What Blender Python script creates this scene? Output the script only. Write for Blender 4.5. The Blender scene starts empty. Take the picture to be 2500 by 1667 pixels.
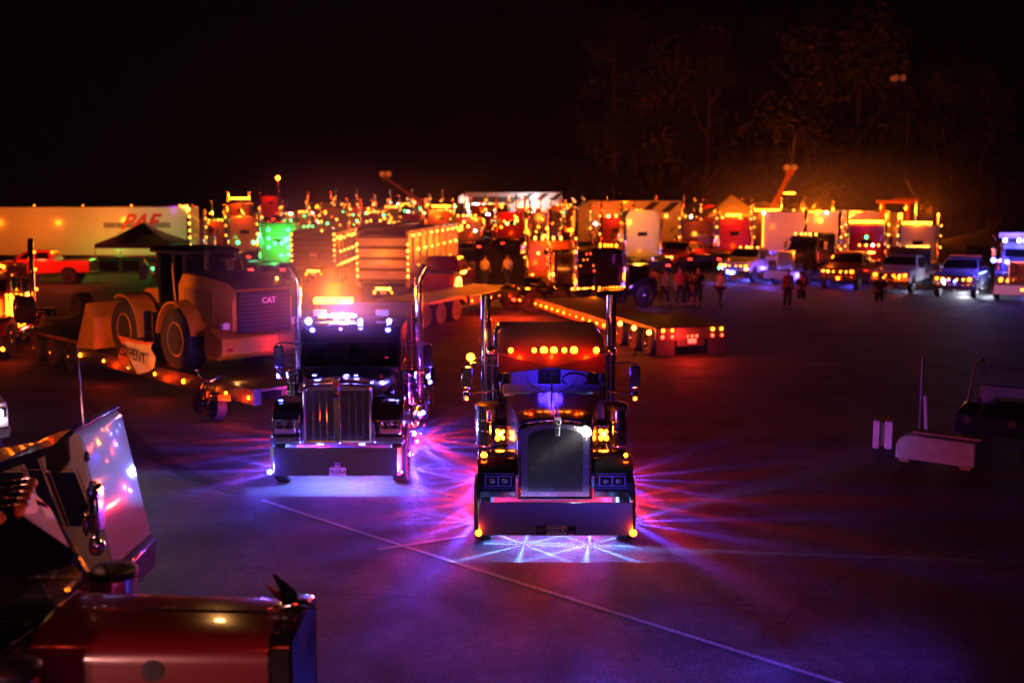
import bpy, bmesh, math, random
from mathutils import Vector, Matrix
R = math.radians
random.seed(7)
S = bpy.context.scene
COL = S.collection
# ------------------------------------------------------------------ camera, sky, exposure
cd = bpy.data.cameras.new('camera'); cam = bpy.data.objects.new('camera', cd); COL.objects.link(cam)
cd.sensor_width = 36; cd.lens = 36 * 2800 / 2500; cd.clip_start = .1; cd.clip_end = 900
cam.location = (0, 0, 5.45); cam.rotation_euler = (R(90) - math.atan(368.5 / 2800), 0, 0)
cd.dof.use_dof = True; cd.dof.focus_distance = 17; cd.dof.aperture_fstop = .8; cd.dof.aperture_blades = 0
S.camera = cam
w = bpy.data.worlds.new('World'); S.world = w; w.use_nodes = True
nt = w.node_tree; bg = nt.nodes['Background']
sk = nt.nodes.new('ShaderNodeTexSky'); sk.sky_type = 'NISHITA'; sk.sun_disc = False
sk.sun_elevation = R(-9); sk.sun_rotation = R(200)
nt.links.new(sk.outputs[0], bg.inputs[0]); bg.inputs[1].default_value = .006
S.view_settings.view_transform = 'Standard'; S.view_settings.look = 'None'
S.view_settings.exposure = -.32; S.view_settings.gamma = 1
S.render.engine = 'CYCLES'
cy = S.cycles
cy.use_denoising = True
try: cy.denoiser = 'OPENIMAGEDENOISE'
except Exception: pass
cy.use_light_tree = True; cy.sample_clamp_indirect = 4; cy.sample_clamp_direct = 0
cy.max_bounces = 6; cy.diffuse_bounces = 2; cy.glossy_bounces = 4; cy.transmission_bounces = 4
cy.transparent_max_bounces = 10; cy.volume_bounces = 0; cy.caustics_reflective = False; cy.caustics_refractive = False
# ------------------------------------------------------------------ materials
MATS = {}
def _new(name):
    m = bpy.data.materials.new(name); m.use_nodes = True
    return m, m.node_tree, m.node_tree.nodes['Principled BSDF']
def mat(name, col=(.5, .5, .5), rough=.5, metal=0, coat=0, spec=.5, bump=0, bscale=60, var=0, vscale=6):
    if name in MATS: return MATS[name]
    m, t, b = _new(name)
    b.inputs['Base Color'].default_value = (*col, 1); b.inputs['Roughness'].default_value = rough
    b.inputs['Metallic'].default_value = metal; b.inputs['Coat Weight'].default_value = coat
    b.inputs['Coat Roughness'].default_value = .06; b.inputs['Specular IOR Level'].default_value = spec
    tc = t.nodes.new('ShaderNodeTexCoord')
    if var:
        n = t.nodes.new('ShaderNodeTexNoise'); n.inputs['Scale'].default_value = vscale; n.inputs['Detail'].default_value = 5
        t.links.new(tc.outputs['Object'], n.inputs['Vector'])
        r = t.nodes.new('ShaderNodeMapRange'); r.inputs[1].default_value = .3; r.inputs[2].default_value = .7
        r.inputs[3].default_value = 1 - var; r.inputs[4].default_value = 1 + var
        mx = t.nodes.new('ShaderNodeMix'); mx.data_type = 'RGBA'; mx.blend_type = 'MULTIPLY'; mx.inputs[0].default_value = 1
        mx.inputs[6].default_value = (*col, 1)
        t.links.new(n.outputs[0], r.inputs[0]); t.links.new(r.outputs[0], mx.inputs[7]); t.links.new(mx.outputs[2], b.inputs['Base Color'])
        r2 = t.nodes.new('ShaderNodeMapRange'); r2.inputs[1].default_value = .3; r2.inputs[2].default_value = .7
        r2.inputs[3].default_value = max(0, rough - .08); r2.inputs[4].default_value = rough + .12
        t.links.new(n.outputs[0], r2.inputs[0]); t.links.new(r2.outputs[0], b.inputs['Roughness'])
    if bump:
        n = t.nodes.new('ShaderNodeTexNoise'); n.inputs['Scale'].default_value = bscale; n.inputs['Detail'].default_value = 3
        bp = t.nodes.new('ShaderNodeBump'); bp.inputs['Strength'].default_value = bump; bp.inputs['Distance'].default_value = .02
        t.links.new(tc.outputs['Object'], n.inputs['Vector']); t.links.new(n.outputs[0], bp.inputs['Height']); t.links.new(bp.outputs[0], b.inputs['Normal'])
    MATS[name] = m
    return m
def emit(name, col, st, sampling='AUTO'):
    if name in MATS: return MATS[name]
    m, t, b = _new(name)
    b.inputs['Base Color'].default_value = (*[min(1, c * .5) for c in col], 1); b.inputs['Roughness'].default_value = .3
    b.inputs['Emission Color'].default_value = (*col, 1); b.inputs['Emission Strength'].default_value = st
    m.cycles.emission_sampling = sampling
    MATS[name] = m
    return m
def paint(name, col, rough=.28, metal=0): return mat(name, col, rough, metal, coat=.8)
def glass(name, tint=(.35, .38, .42), refl=.16):
    if name in MATS: return MATS[name]
    m, t, b = _new(name); o = t.nodes['Material Output']
    tr = t.nodes.new('ShaderNodeBsdfTransparent'); tr.inputs[0].default_value = (*tint, 1)
    gl = t.nodes.new('ShaderNodeBsdfGlossy'); gl.inputs['Roughness'].default_value = .03
    lw = t.nodes.new('ShaderNodeLayerWeight'); lw.inputs[0].default_value = refl
    mx = t.nodes.new('ShaderNodeMixShader')
    t.links.new(lw.outputs['Fresnel'], mx.inputs[0]); t.links.new(tr.outputs[0], mx.inputs[1]); t.links.new(gl.outputs[0], mx.inputs[2])
    t.links.new(mx.outputs[0], o.inputs[0]); MATS[name] = m
    return m
def holes(name, base, hole, scale, rough=.3, metal=1.0, thr=.32):
    """perforated sheet: round holes in staggered rows, sunk and dark"""
    if name in MATS: return MATS[name]
    m, t, b = _new(name)
    tc = t.nodes.new('ShaderNodeTexCoord'); mp = t.nodes.new('ShaderNodeMapping')
    mp.inputs['Scale'].default_value = (scale, scale, scale)
    vo = t.nodes.new('ShaderNodeTexVoronoi'); vo.inputs['Randomness'].default_value = 0; vo.inputs['Scale'].default_value = 1
    sx = t.nodes.new('ShaderNodeMapRange'); sx.inputs[1].default_value = thr; sx.inputs[2].default_value = thr + .08
    mx = t.nodes.new('ShaderNodeMix'); mx.data_type = 'RGBA'; mx.inputs[6].default_value = (*hole, 1); mx.inputs[7].default_value = (*base, 1)
    mm = t.nodes.new('ShaderNodeMath'); mm.operation = 'MULTIPLY'; mm.inputs[1].default_value = metal
    bp = t.nodes.new('ShaderNodeBump'); bp.inputs['Strength'].default_value = .6; bp.inputs['Distance'].default_value = .01
    L = t.links.new
    L(tc.outputs['Object'], mp.inputs[0]); L(mp.outputs[0], vo.inputs['Vector']); L(vo.outputs['Distance'], sx.inputs[0])
    L(sx.outputs[0], mx.inputs[0]); L(mx.outputs[2], b.inputs['Base Color']); L(sx.outputs[0], mm.inputs[0]); L(mm.outputs[0], b.inputs['Metallic'])
    L(sx.outputs[0], bp.inputs['Height']); L(bp.outputs[0], b.inputs['Normal'])
    b.inputs['Roughness'].default_value = rough
    MATS[name] = m
    return m
CHROME = mat('chrome', (.86, .86, .87), .09, 1, bump=.01, bscale=4)
STEEL = mat('brushed_steel', (.6, .6, .63), .26, 1)
SATIN = mat('satin_chrome', (.85, .84, .85), .2, 1)
ALU = mat('polished_aluminium', (.75, .75, .77), .16, 1)
RUBBER = mat('rubber', (.018, .018, .019), .75, var=.2, vscale=12)
BLACK = mat('black_plastic', (.012, .012, .013), .45)
FRAME = mat('chassis_black', (.02, .02, .022), .5, var=.2)
DARKGL = mat('dark_glass', (.008, .009, .011), .05, spec=.7)
WHITE = paint('white_paint', (.78, .78, .76))
BLACKP = paint('black_paint', (.008, .008, .010), .12)
REDP = paint('red_paint', (.42, .02, .015))
MAROON = paint('maroon_paint_and_glow', (.15, .005, .006), .4)  # also carries the red lamp glow on the right black truck's roof and visor
YELP = mat('machine_yellow', (.5, .24, .02), .42, coat=.2, var=.1, vscale=3)
WOOD = mat('deck_timber', (.16, .10, .06), .75, var=.3, vscale=14, bump=.2, bscale=40)
SKIN = mat('skin', (.45, .28, .2), .6)
GLASS = glass('window_glass')
A1 = (1, .145, .004)      # amber lamp colour
AL = (1, .035, .001)    # amber light thrown
BL = (.10, .06, 1); RL = (1, .02, .012)
EM = {'amber': emit('amber_led', (1, .15, .005), 36), 'bigamber': emit('amber_lightbar', (1, .19, .006), 48), 'red': emit('red_led', (1, .03, .012), 22),
      'blue': emit('blue_led', (.12, .16, 1), 26), 'white': emit('white_led', (1, .96, .9), 40), 'green': emit('green_led', (.03, 1, .2), 22),
      'warm': emit('warm_led', (1, .24, .022), 34), 'dim': emit('dim_amber_led', (1, .2, .01), 10, 'NONE'), 'purple': emit('purple_led', (.5, .08, 1), 14),
      'bluebar': emit('blue_lightbar', (.55, .45, 1), 60)}
# ------------------------------------------------------------------ mesh builder
class MB:
    def __init__(s): s.v = []; s.f = []
    def add(s, v, f):
        n = len(s.v); s.v += [tuple(p) for p in v]; s.f += [tuple(i + n for i in q) for q in f]; return s
    def hexa(s, p): return s.add(p, [(0, 1, 2, 3), (7, 6, 5, 4), (0, 4, 5, 1), (1, 5, 6, 2), (2, 6, 7, 3), (3, 7, 4, 0)])
    def box(s, x0, x1, y0, y1, z0, z1):
        return s.hexa([(x0, y0, z0), (x1, y0, z0), (x1, y1, z0), (x0, y1, z0), (x0, y0, z1), (x1, y0, z1), (x1, y1, z1), (x0, y1, z1)])
    def bar(s, p, q, wd, ht=None):
        p, q = Vector(p), Vector(q); d = (q - p).normalized(); ht = ht or wd
        u = d.cross(Vector((0, 0, 1)))
        u = Vector((1, 0, 0)) if u.length < 1e-4 else u.normalized()
        n = u.cross(d); c = [(-1, -1), (1, -1), (1, 1), (-1, 1)]
        return s.hexa([p + u * a * wd / 2 + n * b * ht / 2 for a, b in c] + [q + u * a * wd / 2 + n * b * ht / 2 for a, b in c])
    def cyl(s, p, q, r, r2=None, n=16, cap=True):
        r2 = r if r2 is None else r2
        p, q = Vector(p), Vector(q); d = (q - p).normalized()
        u = d.orthogonal().normalized(); w_ = d.cross(u)
        a = [2 * math.pi * i / n for i in range(n)]
        v = [p + (u * math.cos(t) + w_ * math.sin(t)) * r for t in a] + [q + (u * math.cos(t) + w_ * math.sin(t)) * r2 for t in a]
        f = [(i, (i + 1) % n, n + (i + 1) % n, n + i) for i in range(n)]
        if cap: f += [tuple(range(n))[::-1], tuple(range(n, 2 * n))]
        return s.add(v, f)
    def tube(s, pts, r, n=8, cap=True):
        P = [Vector(p) for p in pts]; rings = []; u = None
        for i, p in enumerate(P):
            d = (P[min(i + 1, len(P) - 1)] - P[max(i - 1, 0)]).normalized()
            u = d.orthogonal().normalized() if u is None else (u - d * u.dot(d)).normalized()
            w_ = d.cross(u); rr = r[i] if isinstance(r, (list, tuple)) else r
            rings.append([p + (u * math.cos(2 * math.pi * k / n) + w_ * math.sin(2 * math.pi * k / n)) * rr for k in range(n)])
        return s.loft(rings, cap=cap)
    def loft(s, rings, cap=True, closed=True):
        n = len(rings[0]); v = [p for r in rings for p in r]; f = []
        for i in range(len(rings) - 1):
            for k in range(n if closed else n - 1):
                f.append((i * n + k, i * n + (k + 1) % n, (i + 1) * n + (k + 1) % n, (i + 1) * n + k))
        if cap and closed: f += [tuple(range(n))[::-1], tuple(range((len(rings) - 1) * n, len(rings) * n))]
        return s.add(v, f)
    def prism(s, pts, ax, a, b):
        def g(p, h): return {'x': (h, p[0], p[1]), 'y': (p[0], h, p[1]), 'z': (p[0], p[1], h)}[ax]
        n = len(pts)
        return s.add([g(p, a) for p in pts] + [g(p, b) for p in pts], [(i, (i + 1) % n, n + (i + 1) % n, n + i) for i in range(n)] + [tuple(range(n))[::-1], tuple(range(n, 2 * n))])
    def lathe(s, prof, c=(0, 0, 0), ax='z', n=24):
        rings = []
        for r, h in prof:
            ring = []
            for k in range(n):
                t = 2 * math.pi * k / n; a, b = r * math.cos(t), r * math.sin(t)
                q = {'z': (a, b, h), 'x': (h, a, b), 'y': (a, h, b)}[ax]
                ring.append((q[0] + c[0], q[1] + c[1], q[2] + c[2]))
            rings.append(ring)
        return s.loft(rings)
    def sph(s, c, r, n=10, m=6, sc=(1, 1, 1)):
        return s.loft([[(c[0] + sc[0] * r * math.sin(R(180 * (i + .02) / (m + .04))) * math.cos(2 * math.pi * k / n), c[1] + sc[1] * r * math.sin(R(180 * (i + .02) / (m + .04))) * math.sin(2 * math.pi * k / n), c[2] + sc[2] * r * math.cos(R(180 * (i + .02) / (m + .04)))) for k in range(n)] for i in range(m + 1)])
    def mirror(s):
        n = len(s.v); v = [(-x, y, z) for x, y, z in s.v]; f = [tuple(i + n for i in q[::-1]) for q in s.f]
        s.v += v; s.f += f; return s
    def mesh(s, name, ang=38):
        me = bpy.data.meshes.new(name); me.from_pydata(s.v, [], s.f)
        bm = bmesh.new(); bm.from_mesh(me); bmesh.ops.recalc_face_normals(bm, faces=bm.faces[:]); bm.to_mesh(me); bm.free()
        me.polygons.foreach_set('use_smooth', [True] * len(me.polygons)); me.set_sharp_from_angle(angle=R(ang)); me.update()
        return me
CACHE = {}
def part(name, mb, m, parent=None, loc=None, rot=None, bev=0, key=None, label=None, scale=None):
    """link one mesh object; key shares mesh data between alike pieces (mb is then a function)"""
    if key is not None:
        if key not in CACHE: CACHE[key] = (mb() if callable(mb) else mb).mesh(name); CACHE[key].materials.append(m)
        me = CACHE[key]
    else:
        me = (mb() if callable(mb) else mb).mesh(name); me.materials.append(m)
    o = bpy.data.objects.new(name, me); COL.objects.link(o)
    if me.materials[0] is not m:
        o.material_slots[0].link = 'OBJECT'; o.material_slots[0].material = m
    if parent: o.parent = parent
    if loc: o.location = loc
    if rot: o.rotation_euler = rot
    if scale: o.scale = scale
    if bev:
        b = o.modifiers.new('bevel', 'BEVEL'); b.width = bev; b.segments = 2; b.limit_method = 'ANGLE'; b.angle_limit = R(35); b.harden_normals = False
    if label: o['label'] = label
    return o
def tag(o, label, cat, group=None, kind=None):
    if label: o['label'] = label
    if cat: o['category'] = cat
    if group: o['group'] = group
    if kind: o['kind'] = kind
    return o
def thing(name, label, cat, loc=(0, 0, 0), rot=0, group=None, scale=None):
    o = bpy.data.objects.new(name, None); COL.objects.link(o); o.location = loc; o.rotation_euler = (0, 0, rot); o.empty_display_size = .2
    if scale: o.scale = (scale,) * 3
    return tag(o, label, cat, group)
LR_ = random.Random(5)
def led(par, loc, kind='amber', r=.045, name='marker_light', sc=(1, .6, 1)):
    r *= LR_.uniform(.72, 1.25) if r < .07 else 1
    if name in ('marker_light', 'back_lamp', 'stack_glint') and LR_.random() < .07: r *= .45
    return part(name, lambda: MB().sph((0, 0, 0), 1, 8, 5), EM[kind], par, loc, key=('led', kind), scale=(r * sc[0], r * sc[1], r * sc[2]))
def lampo(par, loc, col, watt, r=.08, typ='POINT', rot=None, cone=90, rays=None, name='lamp'):
    l = bpy.data.lights.new(name, typ); l.color = col; l.energy = watt; l.shadow_soft_size = r
    if typ == 'SPOT': l.spot_size = R(cone); l.spot_blend = .35
    if rays:                                  # a lens that throws light in a fan of beams
        l.use_nodes = True; t = l.node_tree; e = t.nodes['Emission']
        tc = t.nodes.new('ShaderNodeTexCoord'); sp = t.nodes.new('ShaderNodeSeparateXYZ'); t.links.new(tc.outputs['Normal'], sp.inputs[0])
        def M(op, a, b=None):
            n = t.nodes.new('ShaderNodeMath'); n.operation = op
            for i, q in enumerate((a, b)):
                if q is None: continue
                if isinstance(q, (int, float)): n.inputs[i].default_value = q
                else: t.links.new(q, n.inputs[i])
            return n.outputs[0]
        an = M('ADD', M('ARCTAN2', sp.outputs[1], sp.outputs[0]), rays[3] * 7.3 + rays[0])
        n1, n2, pw, lo = rays
        a = M('ABSOLUTE', M('SINE', M('MULTIPLY', an, n1))); b = M('ABSOLUTE', M('SINE', M('MULTIPLY', an, n2)))
        v = M('ADD', M('MULTIPLY', M('POWER', M('MULTIPLY', a, b), pw), 1.0), lo)
        t.links.new(v, e.inputs['Strength'])
    o = bpy.data.objects.new(name, l); COL.objects.link(o); o.parent = par; o.location = loc
    if rot: o.rotation_euler = rot
    return o
def text(name, s, size, m, par, loc, rot, depth=.004, shear=0, align='CENTER', bold=0):
    c = bpy.data.curves.new(name, 'FONT'); c.body = s; c.size = size; c.extrude = depth; c.shear = shear; c.align_x = align; c.align_y = 'CENTER'; c.offset = bold
    c.resolution_u = 3
    o = bpy.data.objects.new(name, c); COL.objects.link(o)
    dg = bpy.context.evaluated_depsgraph_get(); me = bpy.data.meshes.new_from_object(o.evaluated_get(dg)); bpy.data.objects.remove(o)
    me.materials.clear(); me.materials.append(m); me.name = name
    o = bpy.data.objects.new(name, me); COL.objects.link(o); o.parent = par; o.location = loc; o.rotation_euler = rot
    return o
# ------------------------------------------------------------------ wheels
def tyre_mb(r=.52, w_=.28, ribs=True, n=32):
    h = w_ / 2; ri = r * .56
    pr = [(ri, -h * .8), (r * .8, -h), (r * .93, -h * .97), (r * .985, -h * .8)]
    if ribs:
        for k in range(5):
            a = -h * .78 + k * h * 1.56 / 5; b = a + h * 1.56 / 5
            pr += [(r, a + .004), (r, b - .014), (r * .97, b - .011), (r * .97, b - .003)]
    pr += [(r * .985, h * .8), (r * .93, h * .97), (r * .8, h), (ri, h * .8)]
    return MB().lathe(pr, ax='x', n=n)
def rim_mb(r=.52, w_=.28, n=24, deep=-.02, nuts=10):
    """outer face towards +x"""
    h = w_ / 2; q = r * .57; b = MB()
    b.lathe([(q, -h * .5), (q, h * .86), (q * .96, h * .9), (q * .9, h * .8), (q * .82, deep + .0), (q * .55, deep + .05), (q * .34, deep + .06), (q * .34, deep + .16), (q * .26, deep + .18), (.005, deep + .185)], ax='x', n=n)
    for k in range(nuts):
        t = 2 * math.pi * k / nuts; y, z = q * .45 * math.cos(t), q * .45 * math.sin(t)
        b.cyl((deep + .04, y, z), (deep + .10, y, z), .018, .012, 6)
    return b
def wheel(par, x, y, z=.52, r=.52, w_=.28, key='std', m=None, ribs=True, name='wheel', turn=0, rimm=None):
    """tyre with its rim as a child; outer face away from the centre line"""
    t = part(name, lambda: tyre_mb(r, w_, ribs), RUBBER, par, (x, y, z), (0, 0, (0 if x > 0 else math.pi) + turn), key=('tyre', key, ribs))
    part('rim', lambda: rim_mb(r, w_), rimm or ALU, t, key=('rim', key))
    return t
# ------------------------------------------------------------------ ground
def gz(y): return 0 if y < 74 else min((y - 74) * .021, 2.6)
def asphalt():
    m, t, b = _new('asphalt'); L = t.links.new
    tc = t.nodes.new('ShaderNodeTexCoord')
    def noise(sc, det, ro=.55):
        n = t.nodes.new('ShaderNodeTexNoise'); n.inputs['Scale'].default_value = sc; n.inputs['Detail'].default_value = det; n.inputs['Roughness'].default_value = ro
        L(tc.outputs['Object'], n.inputs['Vector']); return n.outputs[0]
    def rng(i, a, b_, c, d):
        n = t.nodes.new('ShaderNodeMapRange'); n.inputs[1].default_value = a; n.inputs[2].default_value = b_; n.inputs[3].default_value = c; n.inputs[4].default_value = d
        L(i, n.inputs[0]); return n.outputs[0]
    def mul(a, b_):
        n = t.nodes.new('ShaderNodeMath'); n.operation = 'MULTIPLY'; L(a, n.inputs[0]); L(b_, n.inputs[1]); return n.outputs[0]
    fine = rng(noise(34, 3, .8), .32, .68, .12, 2.0); big = rng(noise(.35, 5), .3, .72, .72, 1.25); mid = rng(noise(5, 7, .75), .3, .7, .55, 1.45)
    sm = t.nodes.new('ShaderNodeMapping'); sm.inputs['Scale'].default_value = (.25, 2.0, 1); L(tc.outputs['Object'], sm.inputs[0])
    ns = t.nodes.new('ShaderNodeTexNoise'); ns.inputs['Scale'].default_value = .5; ns.inputs['Detail'].default_value = 4; L(sm.outputs[0], ns.inputs['Vector'])
    st = rng(ns.outputs[0], .35, .65, .7, 1.25)
    v = mul(mul(mul(fine, big), mid), st)
    mx = t.nodes.new('ShaderNodeMix'); mx.data_type = 'RGBA'; mx.blend_type = 'MULTIPLY'; mx.inputs[0].default_value = 1; mx.inputs[6].default_value = (.046, .046, .047, 1)
    L(v, mx.inputs[7]); L(mx.outputs[2], b.inputs['Base Color'])
    L(rng(noise(1.1, 5), .3, .7, .68, .9), b.inputs['Roughness'])
    bp = t.nodes.new('ShaderNodeBump'); bp.inputs['Strength'].default_value = .8; bp.inputs['Distance'].default_value = .02
    L(noise(42, 4), bp.inputs['Height']); L(bp.outputs[0], b.inputs['Normal'])
    b.inputs['Specular IOR Level'].default_value = .14
    return m
gm = MB(); ys = [-17, 0, 20, 40, 60, 74] + list(range(80, 206, 6)) + [230, 280, 340]; xs = [-170, -80, -30, 0, 30, 80, 170]
gm.add([(x, y, gz(y)) for y in ys for x in xs], [(j * 7 + i, j * 7 + i + 1, (j + 1) * 7 + i + 1, (j + 1) * 7 + i) for j in range(len(ys) - 1) for i in range(6)])
ASPH = asphalt()
tag(part('ground', gm, ASPH), 'dark asphalt parking lot with coarse speckled surface', None, kind='structure')
LINE = mat('worn_line_paint', (.2, .2, .195), .8, var=.5, vscale=22, bump=.5, bscale=120)
def strip(name, pts, wd, m, label, z=.004):
    b = MB(); P = [Vector((*p, 0)) for p in pts]; v = []
    for i, p in enumerate(P):
        d = (P[min(i + 1, len(P) - 1)] - P[max(i - 1, 0)]).normalized(); n = Vector((-d.y, d.x, 0)) * wd / 2
        v += [(p + n)[:2] + (z,), (p - n)[:2] + (z,)]
    b.add(v, [(2 * i, 2 * i + 1, 2 * i + 3, 2 * i + 2) for i in range(len(P) - 1)])
    return tag(part(name, b, m), label, None, kind='structure')
strip('parking_line', [(-4.44, 19.84), (-2.6, 18.05), (-.6, 16.16), (3.66, 12.2), (4.9, 11.0)], .075, LINE, 'faded white parking line crossing the asphalt in front of the black trucks')
strip('parking_line', [(-2.05, 17.0), (-.7, 17.7)], .1, LINE, 'short faded white stroke joining the long parking line', .008)
strip('parking_line', [(-12.5, 27.0), (-16, 29.5)], .1, LINE, 'faint faded parking line near the left edge', .006)
SKID = mat('skid_rubber', (.026, .026, .026), .85, spec=.12, var=.3, vscale=4)
strip('tyre_mark', [(-11.2, 29.5), (-9.3, 26.5), (-7.6, 23.6), (-6.1, 21.5), (-4.9, 20.3)], .3, SKID, 'long dark curved tyre mark on the asphalt left of the trucks', .005)
strip('tyre_mark', [(-8.6, 23.9), (-7.2, 24.6), (-5.6, 25.3)], .14, SKID, 'short dark tyre mark crossing the long curved one', .007)
TAR = mat('tar_seal', (.024, .024, .025), .9, spec=.1)
rdc = random.Random(21)
for i, (a, b, lab) in enumerate((((-9.5, 15.5), (3.5, 14.6), 'thin dark sealed crack crossing the near asphalt'), ((3.0, 13.5), (8.5, 20.5), 'thin dark crack running back to the right of the front truck'), ((-7.5, 17.5), (-4.6, 13.6), 'short dark crack near the red hood'))):
    n = 26; pts = [(a[0] + (b[0] - a[0]) * k / n + rdc.uniform(-.045, .045), a[1] + (b[1] - a[1]) * k / n + rdc.uniform(-.045, .045)) for k in range(n + 1)]
    strip('asphalt_crack', pts, .016, TAR, lab, .003 + .0007 * i)
# ------------------------------------------------------------------ rock lights: narrow beams raking the asphalt
BLU = (.1, .05, 1)
def streaks(par, s, spec, watt, z=.3):
    for y, c, n, ph in spec:
        lampo(par, (s * 1.26, y, z), c, watt * (1 if c[2] > .5 else 1.1), .05, rays=(n, n, 6, ph + .015), name='rock_lamp')
        led(par, (s * 1.25, y, z), 'blue' if c[2] > .5 else 'red', .012, 'rock_lamp_lens')
# ------------------------------------------------------------------ hero truck pieces
PERF = holes('perforated_chrome', (.8, .8, .82), (.03, .03, .03), 42, .12)
SCREEN = holes('grille_screen', (.05, .045, .048), (.004, .004, .004), 62, .35, 1, .36)
MESHG = holes('woven_grille_mesh', (.17, .15, .16), (.006, .006, .006), 74, .25, 1, .34)
INTER = mat('cab_lining', (.42, .42, .44), .6)
def outline(w_, zb, zt, crown, cham=.07, n=4):
    """front outline of a radiator shell, clockwise from lower left"""
    top = [(-w_ + cham * .35, zt - crown - .03)] + [(-w_ + cham + (2 * w_ - 2 * cham) * i / n, zt - crown * (2 * i / n - 1) ** 2) for i in range(n + 1)] + [(w_ - cham * .35, zt - crown - .03)]
    return [(-w_, zb), (-w_, zt - crown - .1)] + top + [(w_, zt - crown - .1), (w_, zb)]
def shell(name, par, w_, zb, zt, crown, y0, y1, th, m):
    o = outline(w_, zb, zt, crown, n=8); i = outline(w_ - th, zb + th, zt - th, crown, n=8)
    part(name, MB().loft([[(x, y, z) for x, z in q] for q, y in ((o, y1), (o, y0 + .02), (outline(w_ - .02, zb + .02, zt - .02, crown, n=8), y0), (i, y0 + .012), (i, y1))], cap=False), m, par)
    return i
def hood(par, rings, m, name='hood'):
    def rg(y, w_, zb, zt, dr):
        h = [(-w_, zb), (-w_ * .995, zt - dr - .12), (-w_ * .96, zt - dr), (-w_ * .8, zt - dr * .55), (-w_ * .5, zt - dr * .18), (-.02, zt)]
        return [(x, y, z) for x, z in h] + [(-x, y, z) for x, z in h[::-1]]
    return part(name, MB().loft([rg(*r) for r in rings], closed=False), m, par)
def arch_poly(front, rear, cy_, cz, ra, a0=14, a1=150):
    return front + rear + [(cy_ + ra * math.cos(R(a)), cz + ra * math.sin(R(a))) for a in range(a0, a1 + 1, 8)]
def stack(par, x, y, z0, z1, r, turn=0, shield=None):
    p = [(x, y, z0), (x, y, z1)]
    if turn: p = [(x, y, z0), (x, y, z1 - .36), (x + .02 * turn, y, z1 - .27), (x + .08 * turn, y, z1 - .15), (x + .17 * turn, y, z1)]
    s = part('exhaust_stack', MB().tube(p, r, 24, cap=not turn), CHROME, par)
    if not turn: part('stack_mouth', MB().cyl((x, y, z1 - .02), (x, y, z1 + .004), r * .86, n=20), BLACK, s)
    if turn: part('stack_mouth', MB().tube([p[-2], p[-1]], r * .9, 20), BLACK, s)
    if shield: part('heat_shield', MB().cyl((x, y, shield[0]), (x, y, shield[1]), r + .012, n=28, cap=False), PERF, s)
    part('stack_clamp', MB().cyl((x, y, z0 + .5), (x, y, z0 + .55), r + .02, n=24).cyl((x, y, z1 - 1.15), (x, y, z1 - 1.11), r + .02, n=24), CHROME, s)
    return s
def mirror(par, s, x, y, z0, z1, cabx, lamp_kind, m=None, lit=True):
    br = part('mirror_bracket', MB().tube([(s * cabx, y - .1, z1 + .02), (s * (x - .12), y - .02, z1 + .06), (s * (x + .04), y, z1 + .02), (s * (x + .06), y, z1 - .08), (s * (x + .06), y, z0 + .02), (s * (x + .02), y, z0 - .06), (s * (x - .12), y - .02, z0 - .09), (s * cabx, y - .12, z0 - .02)], .016, 8), CHROME, par)
    o = part('mirror', MB().box(min(s * (x - .09), s * (x + .1)), max(s * (x - .09), s * (x + .1)), y - .06, y + .04, z0, z1), m or CHROME, par, bev=.03)
    part('mirror_face', MB().box(min(s * (x - .07), s * (x + .08)), max(s * (x - .07), s * (x + .08)), y + .041, y + .045, z0 + .02, z1 - .02), DARKGL, o)
    part('lamp_housing', MB().sph((s * x, y, z0 - .13), .08, 14, 8, (.9, 1.0, 1.25)), CHROME, par)
    if lamp_kind: led(par, (s * (x + .01), y - .07, z0 - .17), lamp_kind, .038)
def plate(par, x, y, z, s, wd=.305, ht=.152):
    p = part('licence_plate', MB().box(x - wd / 2, x + wd / 2, y - .006, y, z - ht / 2, z + ht / 2), mat('plate_face', (.8, .85, .92), .35), par, bev=.003)
    text('plate_number', s, .088, BLACK, p, (x, y - .008, z - .005), (R(90), 0, 0), .001, bold=.0015)
    part('plate_band', MB().box(x - .06, x + .075, y - .0085, y - .0065, z + .052, z + .06), mat('plate_ink', (.08, .1, .3), .5), p)
    for dx, hw in ((-.085, .006), (.085, .006), (0, .045)): part('plate_bolt', MB().box(x + dx - hw, x + dx + hw, y - .0085, y - .0065, z - .065, z - .058), mat('plate_ink', (.08, .1, .3), .5), p)
    part('plate_mark', MB().prism([(x - .135, z + .05), (x - .105, z + .048), (x - .1, z + .06), (x - .13, z + .064)], 'y', y - .0085, y - .0065), BLACK, p)
def seats(par, y, z, xs=(-.45, .45)):
    for x in xs:
        s = part('seat', MB().box(x - .25, x + .25, y - .45, y, z - .15, z), INTER, par, bev=.05)
        part('seat_back', MB().prism([(y - .08, z), (y + .1, z + .72), (y + .2, z + .72), (y + .06, z)], 'x', x - .25, x + .25).box(x - .13, x + .13, y + .12, y + .2, z + .75, z + .93), INTER, s, bev=.04)
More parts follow.
